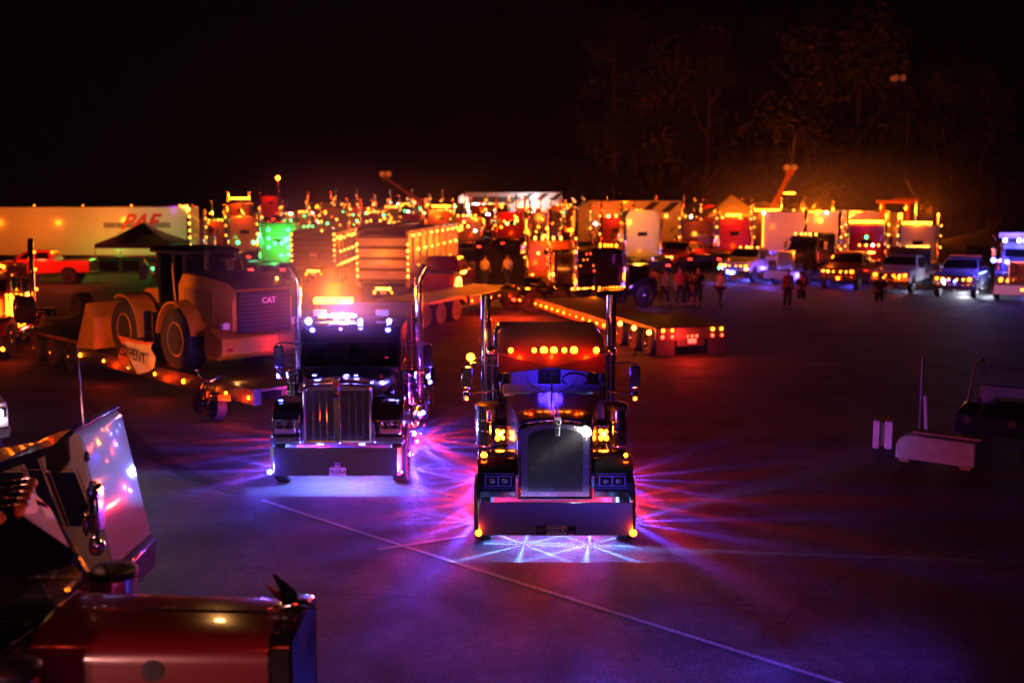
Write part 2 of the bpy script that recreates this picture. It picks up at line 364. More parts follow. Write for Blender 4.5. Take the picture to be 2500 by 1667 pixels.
def rear_end(par, y0, y1, axles, hi=1.02, m=FRAME, duals=True, fender=None, key='std', ribs=False):
    part('frame', MB().box(-.45, -.33, y0, y1, .72, .98).box(.33, .45, y0, y1, .72, .98).box(-.33, .33, y1 - .4, y1 - .3, .75, .95).box(-.33, .33, y0 + .5, y0 + .6, .75, .95), m, par)
    for y in axles:
        part('axle', MB().cyl((-.95, y, .52), (.95, y, .52), .09, n=10).sph((0, y, .52), .24), FRAME, par)
        for s in (-1, 1):
            if duals: part('inner_tyre', lambda: tyre_mb(.52, .27, False), RUBBER, par, (s * .78, y, .52), key=('tyre', 'inner'))
            wheel(par, s * 1.08, y, key=key, ribs=ribs)
    if fender:
        for s in (-1, 1):
            for y in axles:
                part('rear_fender', MB().loft([[(s * a, y + r_ * math.cos(R(q)), .52 + r_ * math.sin(R(q))) for a, r_ in ((.62, .58), (1.26, .58), (1.27, .6), (.62, .6))] for q in range(0, 181, 12)]), fender, par)
def tank(par, s, y0, y1, r=.31, z=.62, x=.9, m=None):
    t = part('fuel_tank', MB().cyl((s * x, y0, z), (s * x, y1, z), r, n=28), m or CHROME, par, bev=.03)
    part('tank_strap', MB().cyl((s * x, y0 + .35, z), (s * x, y0 + .41, z), r + .008, n=28, cap=False).cyl((s * x, y1 - .41, z), (s * x, y1 - .35, z), r + .008, n=28, cap=False), BLACK, t)
    part('tank_step', MB().box(min(s * (x + .05), s * (x + .36)), max(s * (x + .05), s * (x + .36)), y0 + .5, y0 + 1.0, z - .02, z + .01).box(min(s * (x + .05), s * (x + .36)), max(s * (x + .05), s * (x + .36)), y0 + .5, y0 + 1.0, z + .24, z + .27), ALU, t)
def air_cleaner(par, s, x, y, z0, z1, r, capm=BLACK):
    a = part('air_cleaner', MB().lathe([(r * .6, z0), (r * .97, z0 + .04), (r, z0 + .08), (r, z1 - .1), (r * 1.0, z1 - .09)], (s * x, y, 0), n=30), CHROME, par)
    part('air_cleaner_cap', MB().lathe([(r * 1.03, z1 - .1), (r * 1.08, z1 - .07), (r * 1.08, z1 - .03), (r * .9, z1), (.01, z1 + .015)], (s * x, y, 0), n=30), capm, a)
    for h in (.26, .44): part('air_cleaner_band', MB().lathe([(r * 1.012, z0 + h), (r * 1.02, z0 + h + .01), (r * 1.02, z0 + h + .03), (r * 1.012, z0 + h + .04)], (s * x, y, 0), n=30), ALU, a)
    return a
def bullet(par, x, y, z, kind, r=.05):
    part('roof_lamp_base', lambda: MB().sph((0, .06, -.01), .05, 12, 7, (.9, 2.0, .9)).box(-.035, .035, .0, .12, -.07, -.03), CHROME, par, (x, y, z), key='bullet', scale=(r / .05,) * 3)
    led(par, (x, y - .02, z), kind, r, 'roof_lamp')
# ------------------------------------------------------------------ right hero truck
def truck_right():
    t = thing('semi_truck', 'black semi truck with perforated grille screen, blue-lit windshield and seven amber roof lamps, plate 82218-A', 'semi truck', (.66, 16.75, 0))
    b = part('bumper', MB().prism([(-1.17, .3), (-1.17, .02), (-1.155, 0), (1.155, 0), (1.17, .02), (1.17, .3), (1.14, .3), (1.14, .03), (-1.14, .03), (-1.14, .3)], 'z', .3, .81), STEEL, t, bev=.006)
    pr = part('plate_recess', MB().box(-.3, .3, -.004, 0, .305, .455), BLACK, b, bev=.003)
    plate(t, .015, -.006, .378, '82218-A')
    part('tag_plate', MB().box(.185, .285, -.012, -.004, .31, .375), mat('purple_tag', (.12, .06, .3), .4), t)
    part('tag_strip', MB().box(.19, .28, -.0135, -.0125, .312, .33), WHITE, t)
    part('badge_plate', MB().box(-.28, -.17, -.01, -.004, .36, .375).box(-.285, -.165, -.01, -.004, .38, .405).box(-.26, -.19, -.01, -.004, .41, .42), ALU, t)
    for s in (-1, 1): led(t, (s * 1.165, -.02, .345), 'amber', .048)
    inner = shell('grille_surround', t, .57, .76, 1.985, .06, .32, .46, .05, CHROME)
    part('grille_screen', MB().prism(inner, 'y', .35, .36), SCREEN, t)
    part('screen_border', MB().loft([[(x, y, z) for x, z in q] for q, y in ((outline(.519, .812, 1.934, .06, n=8), .349), (outline(.519, .812, 1.934, .06, n=8), .341), (outline(.42, .89, 1.87, .05, n=8), .341), (outline(.42, .89, 1.87, .05, n=8), .349))], cap=False), mat('screen_border_steel', (.3, .29, .3), .3, 1), t)
    for x, z in [(x, z) for z in (.86, 1.07, 1.28, 1.49, 1.7) for x in (-.475, .475)] + [(x, .845) for x in (-.29, -.06, .06, .29)] + [(-.28, 1.9), (.28, 1.9)]:
        part('bolt', lambda: MB().sph((0, 0, 0), .012, 8, 5), CHROME, t, (x, .338, z), key='bolt')
    e = part('emblem', MB().prism([(-.05, 2.05), (-.055, 1.96), (-.05, 1.93), (-.035, 1.91), (-.035, 1.77), (.035, 1.77), (.035, 1.91), (.05, 1.93), (.055, 1.96), (.05, 2.05)], 'y', .27, .32), mat('emblem_silver', (.8, .8, .8), .35, .4), t, (.03, 0, 0), bev=.006)
    part('emblem_disc', MB().cyl((.03, .262, 1.955), (.03, .27, 1.955), .052, n=24), BLACK, e, (-.03, 0, 0))
    for ch, x, z in (('P', -.015, 1.968), ('M', .015, 1.942)): text('emblem_letter', ch, .058, WHITE, e, (x, .26, z), (R(90), 0, 0), .001, bold=.001)
    part('emblem_bars', MB().box(-.02, -.012, .262, .27, 1.79, 1.89).box(-.004, .004, .262, .27, 1.79, 1.89).box(.012, .02, .262, .27, 1.79, 1.89), BLACK, e)
    hood(t, [(.45, .565, 1.05, 1.995, .09), (.5, .58, 1.05, 2.02, .09), (1.2, .66, 1.1, 2.07, .08), (2.02, .77, 1.15, 2.12, .07)], paint('black_paint_violet_sheen', (.05, .035, .2), .2, .25))  # black hood tinted violet, standing in for the reflection of the lit windshield
    part('hood_hinge', MB().bar((-.02, .5, 2.03), (-.02, 2.0, 2.135), .03, .02), CHROME, t)
    for x in (-.07, .07): part('hood_trim', MB().bar((x * .8, .5, 2.026), (x, 2.0, 2.128), .012, .012), CHROME, t)
    part('engine_block', MB().box(-.3, .3, .7, 1.9, .8, 1.6), FRAME, t)
    fr = [(.355, .79), (.355, 1.16), (.375, 1.25), (.43, 1.32), (.55, 1.368), (.85, 1.39), (1.2, 1.36), (1.55, 1.25), (1.95, .98), (2.02, .7), (1.5, .7)]
    for s in (-1, 1):
        f = part('fender', MB().prism(arch_poly(fr, [], .86, .52, .56), 'x', s * .6, s * 1.19), BLACKP, t, bev=.035)
        a, c = sorted((s * .665, s * 1.075))
        part('headlight_bezel', MB().box(a, c, .325, .36, .975, .99).box(a, c, .325, .36, 1.125, 1.14).box(a, a + .02, .325, .36, .99, 1.125).box(c - .02, c, .325, .36, .99, 1.125).box((a + c) / 2 - .012, (a + c) / 2 + .012, .325, .36, .99, 1.125), CHROME, f)
        part('fender_trim', MB().box(a - .03, c + .03, .34, .357, 1.165, 1.172).box(a - .03, c + .03, .34, .357, .94, .947), CHROME, f)
        for k in (0, 1):
            m0 = a + .024 + k * (c - a - .02) / 2
            part('headlight', MB().box(m0, m0 + .17, .345, .36, .995, 1.12), DARKGL, f)
            part('reflector_bowl', MB().sph((m0 + .085, .345, 1.057), .045, 12, 6, (1, .15, 1)), CHROME, f)
        led(t, (s * 1.09, .5, 1.42), 'amber', .045)
        part('marker_base', MB().cyl((s * 1.09, .5, 1.35), (s * 1.09, .5, 1.39), .03, n=10), CHROME, t)
        wheel(t, s * 1.1, .87, w_=.3, key='steer')
        part('cab_step', MB().box(min(s * .75, s * 1.15), max(s * .75, s * 1.15), 2.05, 2.55, .45, .8), STEEL, t, bev=.02)
        mirror(t, s, 1.42, 2.5, 2.12, 2.5, .9, 'amber')
        air_cleaner(t, s, 1.07, 2.1, 1.2, 1.94, .195)
        pod = part('light_bracket', MB().box(s * .84 - .1, s * .84 + .1, 1.78, 1.84, 1.3, 1.62), CHROME, t, bev=.01)
        for dx, dz in ((-.045, 0), (.045, 0), (-.045, .11), (.045, .11)): led(t, (s * .85 + dx, 1.75, 1.41 + dz), 'warm' if (dx * s < 0 and s < 0) else 'amber', .036 if dx * s > 0 or s > 0 else .022)
        stack(t, s * 1.13, 3.85, 1.0, 3.58, .09)
        part('grab_rail', MB().tube([(s * .98, 3.55, 1.5), (s * 1.0, 3.6, 1.6), (s * 1.0, 3.6, 2.4), (s * .95, 3.55, 2.5)], .014, 8), CHROME, t)
        tank(t, s, 2.75, 4.4)
        part('rear_mudguard', MB().box(min(s * .62, s * 1.25), max(s * .62, s * 1.25), 4.6, 5.4, .5, 1.1), FRAME, t, bev=.03)
    # cab
    part('cab', MB().box(-.9, .9, 2.06, 3.72, .85, 2.02).box(-.9, .9, 3.62, 3.72, 2.02, 2.62).box(-.9, -.86, 3.1, 3.62, 2.02, 2.62).box(.86, .9, 3.1, 3.62, 2.02, 2.62).box(-.9, -.8, 2.06, 2.12, 2.02, 2.12).box(.8, .9, 2.06, 2.12, 2.02, 2.12), BLACKP, t, bev=.02)
    def rf(y, w_, zt, dr): return [(-w_, y, 2.54), (-w_, y, zt - dr), (-w_ * .93, y, zt - dr * .35), (-w_ * .75, y, zt - dr * .08), (0, y, zt), (w_ * .75, y, zt - dr * .08), (w_ * .93, y, zt - dr * .35), (w_, y, zt - dr), (w_, y, 2.54)]
    part('roof', MB().loft([rf(2.14, .84, 2.66, .04), rf(2.16, .88, 2.74, .06), rf(2.3, .9, 2.85, .09), rf(2.6, .905, 3.0, .1), rf(2.9, .91, 3.06, .12), rf(3.72, .91, 3.06, .12)]), MAROON, t)  # roof of a black truck; red lamp glow is put into its colour
    for s in (-1, 1): part('pillar', MB().bar((s * .86, 2.09, 2.05), (s * .85, 2.2, 2.6), .07, .07).bar((s * .88, 2.75, 2.0), (s * .88, 2.75, 2.6), .05, .05), BLACKP, t)
    part('windshield_pillar', MB().bar((0, 2.03, 2.1), (0, 2.12, 2.62), .03, .03), BLACK, t)
    for s in (-1, 1):
        part('windshield', MB().add([(0, 2.035, 2.11), (s * .83, 2.1, 2.11), (s * .81, 2.2, 2.58), (0, 2.125, 2.6)], [(0, 1, 2, 3)]), GLASS, t)
        part('side_window', MB().add([(s * .89, 2.15, 2.02), (s * .89, 2.72, 2.02), (s * .89, 2.72, 2.56), (s * .89, 2.22, 2.56)], [(0, 1, 2, 3)]), GLASS, t)
        part('wiper', MB().tube([(s * .12, 1.99, 2.12), (s * .42, 2.06, 2.3)], .008, 5).tube([(s * .30, 2.05, 2.18), (s * .46, 2.08, 2.42)], .006, 5), BLACK, t)
    part('windshield_trim', MB().tube([(-.86, 2.06, 2.3), (-.84, 2.04, 2.12), (-.78, 2.03, 2.08), (0, 1.99, 2.07), (.78, 2.03, 2.08), (.84, 2.04, 2.12), (.86, 2.06, 2.3)], .017, 8), CHROME, t)
    part('visor', MB().hexa([(-.88, 2.02, 2.45), (0, 1.9, 2.56), (0, 2.1, 2.77), (-.88, 2.13, 2.74), (-.88, 2.0, 2.46), (0, 1.88, 2.57), (0, 2.085, 2.785), (-.88, 2.115, 2.755)]).hexa([(.88, 2.02, 2.45), (0, 1.9, 2.56), (0, 2.1, 2.77), (.88, 2.13, 2.74), (.88, 2.0, 2.46), (0, 1.88, 2.57), (0, 2.085, 2.785), (.88, 2.115, 2.755)]), MAROON, t)  # maroon here stands for red lamp glow on the black visor
    part('visor_trim', MB().tube([(-.88, 2.0, 2.45), (0, 1.88, 2.56), (.88, 2.0, 2.45)], .007, 6), CHROME, t)
    for x in (-.68, -.29, -.13, .035, .21, .37, .74): bullet(t, x, 2.14, 2.82, 'amber', .052)
    part('dashboard', MB().prism([(2.14, 1.9), (2.14, 2.1), (2.3, 2.2), (2.5, 2.19), (2.62, 2.0), (2.62, 1.9)], 'x', -.82, .82), INTER, t, bev=.03)
    part('dash_recess', MB().box(-.68, -.22, 2.135, 2.139, 1.99, 2.08).box(.2, .68, 2.135, 2.139, 1.99, 2.08), BLACK, t)
    part('steering_wheel', MB().tube([(.42 + .22 * math.cos(R(a)), 2.66 + .08 * math.sin(R(a)), 2.24 + .2 * math.sin(R(a)) * .5) for a in range(0, 361, 20)], .018, 8, False), BLACK, t)
    seats(t, 3.15, 1.75)
    part('cab_curtain', MB().box(-.8, -.55, 3.5, 3.54, 1.9, 2.6).box(.55, .8, 3.5, 3.54, 1.9, 2.6), INTER, t)
    lampo(t, (0, 2.75, 2.46), (.06, .02, 1), 90, .25); lampo(t, (0, 2.28, 2.47), (.06, .02, 1), 14, .1)
    led(t, (.0, 3.5, 2.5), 'blue', .03, 'dome_lamp')
    part('cab_camera', MB().cyl((.12, 2.06, 2.52), (.12, 2.06, 2.56), .03, n=10), ALU, t)
    # beacon on the left mirror, aerials, horn
    led(t, (-1.36, 2.42, 2.66), 'bigamber', .07, 'beacon'); part('beacon_bracket', MB().bar((-1.3, 2.45, 2.64), (-.92, 2.35, 2.66), .02), CHROME, t)
    part('air_horn', MB().sph((-1.0, 2.4, 2.78), .1, 14, 8, (1, 1.4, .8)).sph((1.0, 2.4, 2.78), .1, 14, 8, (1, 1.4, .8)), CHROME, t)
    part('antenna', MB().tube([(1.42, 2.55, 2.6), (1.44, 2.55, 2.66), (1.74, 2.6, 3.6)], [.012, .006, .003], 6).sph((1.43, 2.55, 2.68), .035, 8, 6), BLACK, t)
    part('antenna', MB().tube([(-1.17, 2.6, 2.55), (-1.26, 2.62, 3.5)], .003, 5), CHROME, t)
    part('whip_aerial', MB().tube([(.63, 2.3, 2.85), (.6, 2.5, 3.5)], .003, 5), CHROME, t)
    # sleeper and back end
    part('sleeper', MB().box(-1.0, 1.0, 4.1, 5.7, .9, 2.9), BLACKP, t, bev=.08)
    rear_end(t, .7, 8.6, (6.5, 7.85), fender=CHROME)
    # white grille lamp and lights under the hood, the belly and the steps
    for s in (-1, 1): streaks(t, s, ((1.75, BLU, 5, .02), (3.1, RL, 5, .033), (4.6, BLU, 6, .009)), 1250)
    led(t, (.47, .3, 1.82), 'white', .075, 'scene_lamp'); lampo(t, (.46, .15, 1.83), (1, .98, .95), 26, .04)
    for x in (-.47, .53): lampo(t, (x, .5, .68), (.14, .3, 1), 2000, .012, rays=(4, 4, 20, .06))
    lampo(t, (.03, .5, .68), (.16, .13, 1), 480, .03)
    for s in (-1, 1):
        lampo(t, (s * .86, 1.68, 1.46), A1, 30, .05); lampo(t, (s * 1.1, .45, 1.48), AL, 12, .04); lampo(t, (s * 1.2, -.1, .36), AL, 20, .04)
        lampo(t, (s * 1.47, 2.38, 1.92), AL, 14, .04)
        for y, wt in ((3.0, 480), (5.2, 620)): lampo(t, (s * 1.15, y, .25), RL, wt, .02, rays=(3, 4, 1.6, .22))
    for x in (-.55, .0, .6): lampo(t, (x, 2.0, 2.88), AL, 15, .05)
    lampo(t, (-1.42, 2.34, 2.68), A1, 110, .06)
    return t
truck_right()
# ------------------------------------------------------------------ left hero truck
def truck_left():
    t = thing('semi_truck', 'black semi truck with bright barred grille, blue lamps and amber light bar, plate 78120-A', 'semi truck', (-3.2, 20.35, 0))
    b = part('bumper', MB().prism([(-1.19, .3), (-1.19, .06), (-1.12, 0), (1.12, 0), (1.19, .06), (1.19, .3), (1.16, .3), (1.16, .08), (1.1, .03), (-1.1, .03), (-1.16, .08), (-1.16, .3)], 'z', .31, .83), STEEL, t, bev=.006)
    plate(t, .03, -.004, .39, '78120-A')
    part('tag_plate', MB().box(-.03, .085, -.008, -.001, .475, .56), mat('purple_tag', (.12, .06, .3), .4), t); part('tag_strip', MB().box(-.02, .075, -.0095, -.0085, .485, .51).box(-.03, .085, -.0095, -.0085, .552, .558), WHITE, t)
    for s in (-1, 1): led(t, (s * 1.2, -.01, .385), 'blue', .055)
    shell('grille_surround', t, .635, .84, 1.95, .03, .3, .46, .05, SATIN)
    part('grille_mesh', MB().box(-.59, .59, .4, .41, .89, 1.9), MESHG, t)
    part('grille_header', MB().box(-.58, -.07, .33, .35, 1.82, 1.91).box(.07, .58, .33, .35, 1.82, 1.91), CHROME, t, bev=.01)
    part('grille_spine', MB().prism([(-.075, .36), (-.06, .27), (.06, .27), (.075, .36)], 'z', .86, 1.9), CHROME, t, bev=.01)
    for s in (-1, 1):
        for k in range(3): part('grille_bar', MB().cyl((s * (.075 + (k + 1) * .128), .36, .9), (s * (.075 + (k + 1) * .128), .36, 1.83), .011, n=8), CHROME, t)
    e = part('emblem', MB().prism([(-.06, 2.06), (-.07, 1.96), (-.05, 1.92), (-.045, 1.78), (.045, 1.78), (.05, 1.92), (.07, 1.96), (.06, 2.06)], 'y', .2, .3), CHROME, t, (0, 0, 0), bev=.01)
    part('emblem_disc', MB().cyl((0, .192, 1.96), (0, .2, 1.96), .05, n=20), mat('emblem_red', (.3, .03, .05), .3), e)
    part('emblem_bars', MB().box(-.03, -.02, .193, .2, 1.8, 1.9).box(-.006, .004, .193, .2, 1.8, 1.9).box(.02, .03, .193, .2, 1.8, 1.9), BLACK, e)
    part('radar_sensor', MB().sph((0, .2, 1.735), .075, 14, 8, (1, .7, .8)), BLACK, t)
    hood(t, [(.46, .63, 1.2, 1.955, .05), (.52, .65, 1.2, 1.99, .07), (1.2, .8, 1.2, 2.0, .11), (2.0, .95, 1.25, 2.04, .12)], BLACKP)
    part('hood_latch', MB().box(-.09, .09, .5, .75, 1.98, 2.03), BLACKP, t, bev=.02)
    for x in (-.5, .1, .28): led(t, (x, .86, 2.02), 'blue', .03, 'hood_lamp', (1.6, 1, .5))
    for s in (-1, 1): part('hood_vent', MB().prism([(1.2, 1.5), (1.3, 1.62), (1.85, 1.75), (1.85, 1.62)], 'x', s * .84, s * .93), CHROME, t, bev=.01)
    part('engine_block', MB().box(-.35, .35, .7, 1.9, .8, 1.6), FRAME, t)
    fr = [(.28, .84), (.28, 1.28), (.33, 1.42), (.45, 1.53), (.8, 1.63), (1.15, 1.6), (1.55, 1.42), (1.9, 1.05), (1.98, .66), (1.5, .66)]
    for s in (-1, 1):
        f = part('fender', MB().prism(arch_poly(fr, [], .87, .52, .56), 'x', s * .67, s * 1.2), BLACKP, t, bev=.05)
        a, c = sorted((s * .76, s * 1.17)); i0, i1 = (a, c) if s > 0 else (c, a)
        part('headlight_bezel', MB().prism([(i0, 1.03), (i1, 1.02), (i1 + s * .02, 1.32), (i0 + s * .03, 1.30)], 'y', .255, .3), mat('headlight_silver', (.7, .7, .74), .14, 1), f, bev=.015)
        for k in (0, 1): part('headlight', MB().lathe([(.01, 0), (.045, -.005), (.075, -.02), (.08, 0)], (s * (.885 + k * .175), .25, 1.215), 'y', 20), CHROME, f)
        for k in (0, 1): part('projector_lens', MB().sph((s * (.885 + k * .175), .24, 1.215), .038, 12, 7, (1, .5, 1)), DARKGL, f)
        part('turn_signal', MB().box(a + .04, c - .03, .246, .256, 1.045, 1.12), mat('ribbed_lens', (.55, .42, .4), .2, .6, bump=.5, bscale=90), f)
        part('lower_panel', MB().box(s * .68 if s > 0 else s * 1.23, s * 1.23 if s > 0 else s * .68, .24, .3, .85, .98), STEEL, f, bev=.01)
        led(t, (s * 1.08, .55, 1.6), 'blue', .022, sc=(1.8, 1, .6))
        wheel(t, s * 1.1, .87, w_=.3, key='steer')
        mirror(t, s, 1.5, 2.55, 1.9, 2.36, .98, 'blue', BLACKP)
        stack(t, s * 1.25, 3.45, 1.2, 3.9, .085, turn=s, shield=(1.25, 2.73))
        air_cleaner(t, s, 1.12, 2.25, 1.2, 1.9, .17, CHROME)
        part('grab_rail', MB().tube([(s * 1.05, 2.9, 1.25), (s * 1.1, 2.9, 1.35), (s * 1.1, 2.9, 2.3), (s * 1.05, 2.9, 2.4)], .016, 8), CHROME, t)
        part('battery_box', MB().box(min(s * .7, s * 1.2), max(s * .7, s * 1.2), 2.2, 3.0, .4, .95), CHROME, t, bev=.02)
        tank(t, s, 3.15, 4.7, .33, .66, .9)
        part('tool_box', MB().box(min(s * .65, s * 1.22), max(s * .65, s * 1.22), 4.85, 5.5, .4, 1.05), CHROME, t, bev=.03)
        part('handrail', MB().tube([(s * 1.16, 5.2, .9), (s * 1.2, 5.2, 1.0), (s * 1.2, 5.2, 1.75), (s * 1.16, 5.2, 1.82), (s * 1.0, 5.2, 1.84)], .02, 8).tube([(s * 1.16, 4.2, .9), (s * 1.18, 4.2, 1.0), (s * 1.18, 4.2, 1.35), (s * 1.02, 4.2, 1.42)], .02, 8), CHROME, t)
        for y, z in ((1.9, .72), (2.4, .42), (4.0, .7), (6.2, 1.0)): led(t, (s * 1.28, y, z), 'blue', .04)
    part('cab', MB().box(-.98, .98, 2.05, 3.9, .85, 1.98).box(-.98, .98, 3.8, 3.9, 1.98, 2.5).box(-.98, -.94, 3.1, 3.8, 1.98, 2.5).box(.94, .98, 3.1, 3.8, 1.98, 2.5), BLACKP, t, bev=.03)
    def rf(y, w_, zt, dr): return [(-w_, y, 2.46), (-w_, y, zt - dr), (-w_ * .94, y, zt - dr * .3), (-w_ * .7, y, zt - dr * .05), (0, y, zt), (w_ * .7, y, zt - dr * .05), (w_ * .94, y, zt - dr * .3), (w_, y, zt - dr), (w_, y, 2.46)]
    part('roof', MB().loft([rf(2.2, .95, 2.62, .05), rf(2.3, .98, 2.76, .07), rf(2.55, .99, 2.84, .09), rf(3.9, .99, 2.86, .1)]), BLACKP, t)
    part('windshield', MB().loft([[(x, 2.0 + .16 * (x / .95) ** 2 + dz * .34, 2.0 + dz * .55) for x in (-.95, -.8, -.5, 0, .5, .8, .95)] for dz in (0, 1)], closed=False), glass('tinted_glass', (.1, .1, .12), .2), t)
    part('cowl', MB().box(-.95, .95, 1.98, 2.12, 1.9, 2.0), BLACK, t, bev=.02)
    part('dashboard', MB().box(-.85, .85, 2.4, 2.7, 1.8, 2.05), BLACK, t, bev=.04)
    seats(t, 3.3, 1.7)
    part('visor', MB().loft([[(x, 2.02 + .12 * (x / .98) ** 2 + k, z) for x in (-.98, -.6, 0, .6, .98)] for z, k in ((2.48, 0), (2.79, .16), (2.8, .18), (2.49, .02))], closed=False), BLACKP, t)
    part('visor_trim', MB().tube([(-.96, 2.28, 2.8), (-.6, 2.2, 2.805), (0, 2.17, 2.81), (.6, 2.2, 2.805), (.96, 2.28, 2.8)], .01, 6), CHROME, t)
    for s in (-1, 1):
        part('pillar', MB().bar((s * .96, 2.16, 1.98), (s * .95, 2.48, 2.55), .07, .08), BLACKP, t)
        part('side_window', MB().add([(s * .965, 2.3, 1.98), (s * .965, 3.1, 1.98), (s * .965, 3.1, 2.48), (s * .965, 2.5, 2.48)], [(0, 1, 2, 3)]), GLASS, t)
        part('wiper', MB().tube([(s * .5, 2.0, 2.0), (s * .05, 2.1, 2.14)], .008, 5), BLACK, t)
    part('sticker', MB().box(.68, .76, 2.08, 2.085, 2.16, 2.2), mat('red_sticker', (.5, .05, .05), .5), t)
    for x in (-.84, .19, .76): bullet(t, x, 2.3, 2.88, 'blue', .06)
    bullet(t, -.3, 2.3, 2.87, 'blue', .045); bullet(t, -.06, 2.3, 2.87, 'blue', .045)
    led(t, (-.22, 2.62, 2.95), 'bluebar', .1, 'strobe_lamp', (3.0, .5, .55)); led(t, (-.62, 2.66, 2.92), 'warm', .05, 'strobe_lamp', (2.4, .6, .6))
    for x in (-.7, .57):
        wl = part('work_lamp', MB().box(x - .13, x + .13, 2.75, 2.87, 2.93, 3.05), mat('lamp_white', (.7, .7, .7), .4), t, bev=.015)
        part('lamp_stem', MB().cyl((x, 2.8, 2.84), (x, 2.8, 2.93), .015, n=8), BLACK, wl)
    lb = part('light_bar', MB().box(-.9, -.1, 3.2, 3.45, 3.13, 3.25), EM['bigamber'], t, bev=.04)
    part('light_bar_foot', MB().box(-.8, -.75, 3.28, 3.36, 2.84, 3.13).box(-.25, -.2, 3.28, 3.36, 2.84, 3.13).box(-.9, -.1, 3.25, 3.4, 3.11, 3.129), BLACK, lb)
    rk = part('cab_guard', MB().box(-.98, .98, 4.1, 4.16, 1.0, 3.0).box(-1.0, 1.0, 4.06, 4.2, 3.0, 3.08).box(-1.04, -.96, 4.06, 4.2, .95, 3.08).box(.96, 1.04, 4.06, 4.2, .95, 3.08), FRAME, t, bev=.01)
    part('antenna', MB().tube([(-1.42, 2.5, 2.0), (-1.56, 2.52, 3.35)], [.01, .003], 6), BLACK, t)
    rear_end(t, .7, 8.4, (6.6, 7.9), fender=CHROME)
    for s in (-1, 1): streaks(t, s, ((1.75, BLU, 4, .011), (3.7, BLU, 5, .024), (4.6, RL, 5, .017)), 1700)
    lampo(t, (-.5, 3.34, 3.36), A1, 620, .1); lampo(t, (-.2, 2.6, 3.05), (.45, .1, 1), 50, .1); lampo(t, (-.25, 2.1, 3.02), (.4, .08, 1), 30, .03)
    for x in (-.84, .19, .76): lampo(t, (x, 2.16, 2.92), (.15, .12, 1), 22, .06)
    for x in (-.5, .1, .28): lampo(t, (x, .84, 2.09), (.12, .12, 1), 2.2, .03)
    for x in (-.42, .42): lampo(t, (x, .45, .78), (.17, .24, 1), 520, .03)
    lampo(t, (0, .5, .74), (.2, .14, 1), 420, .05)
    for s in (-1, 1):
        lampo(t, (s * 1.62, 2.4, 1.75), (.1, .06, 1), 80, .05); lampo(t, (s * 1.32, -.12, .42), (.1, .06, 1), 110, .05)
        for y, wt, n in ((1.8, 700, 5), (3.4, 900, 7), (5.4, 900, 6)): lampo(t, (s * 1.02, y, .26), (.1, .05, 1), wt * .42, .015, rays=(n, n, 4, .18))
        lampo(t, (s * 1.02, 4.3, .3), RL, 90, .02, rays=(5, 5, 5, .1)); lampo(t, (s * 1.5, 2.4, .8), (.12, .09, 1), 40, .04)
    return t
truck_left()
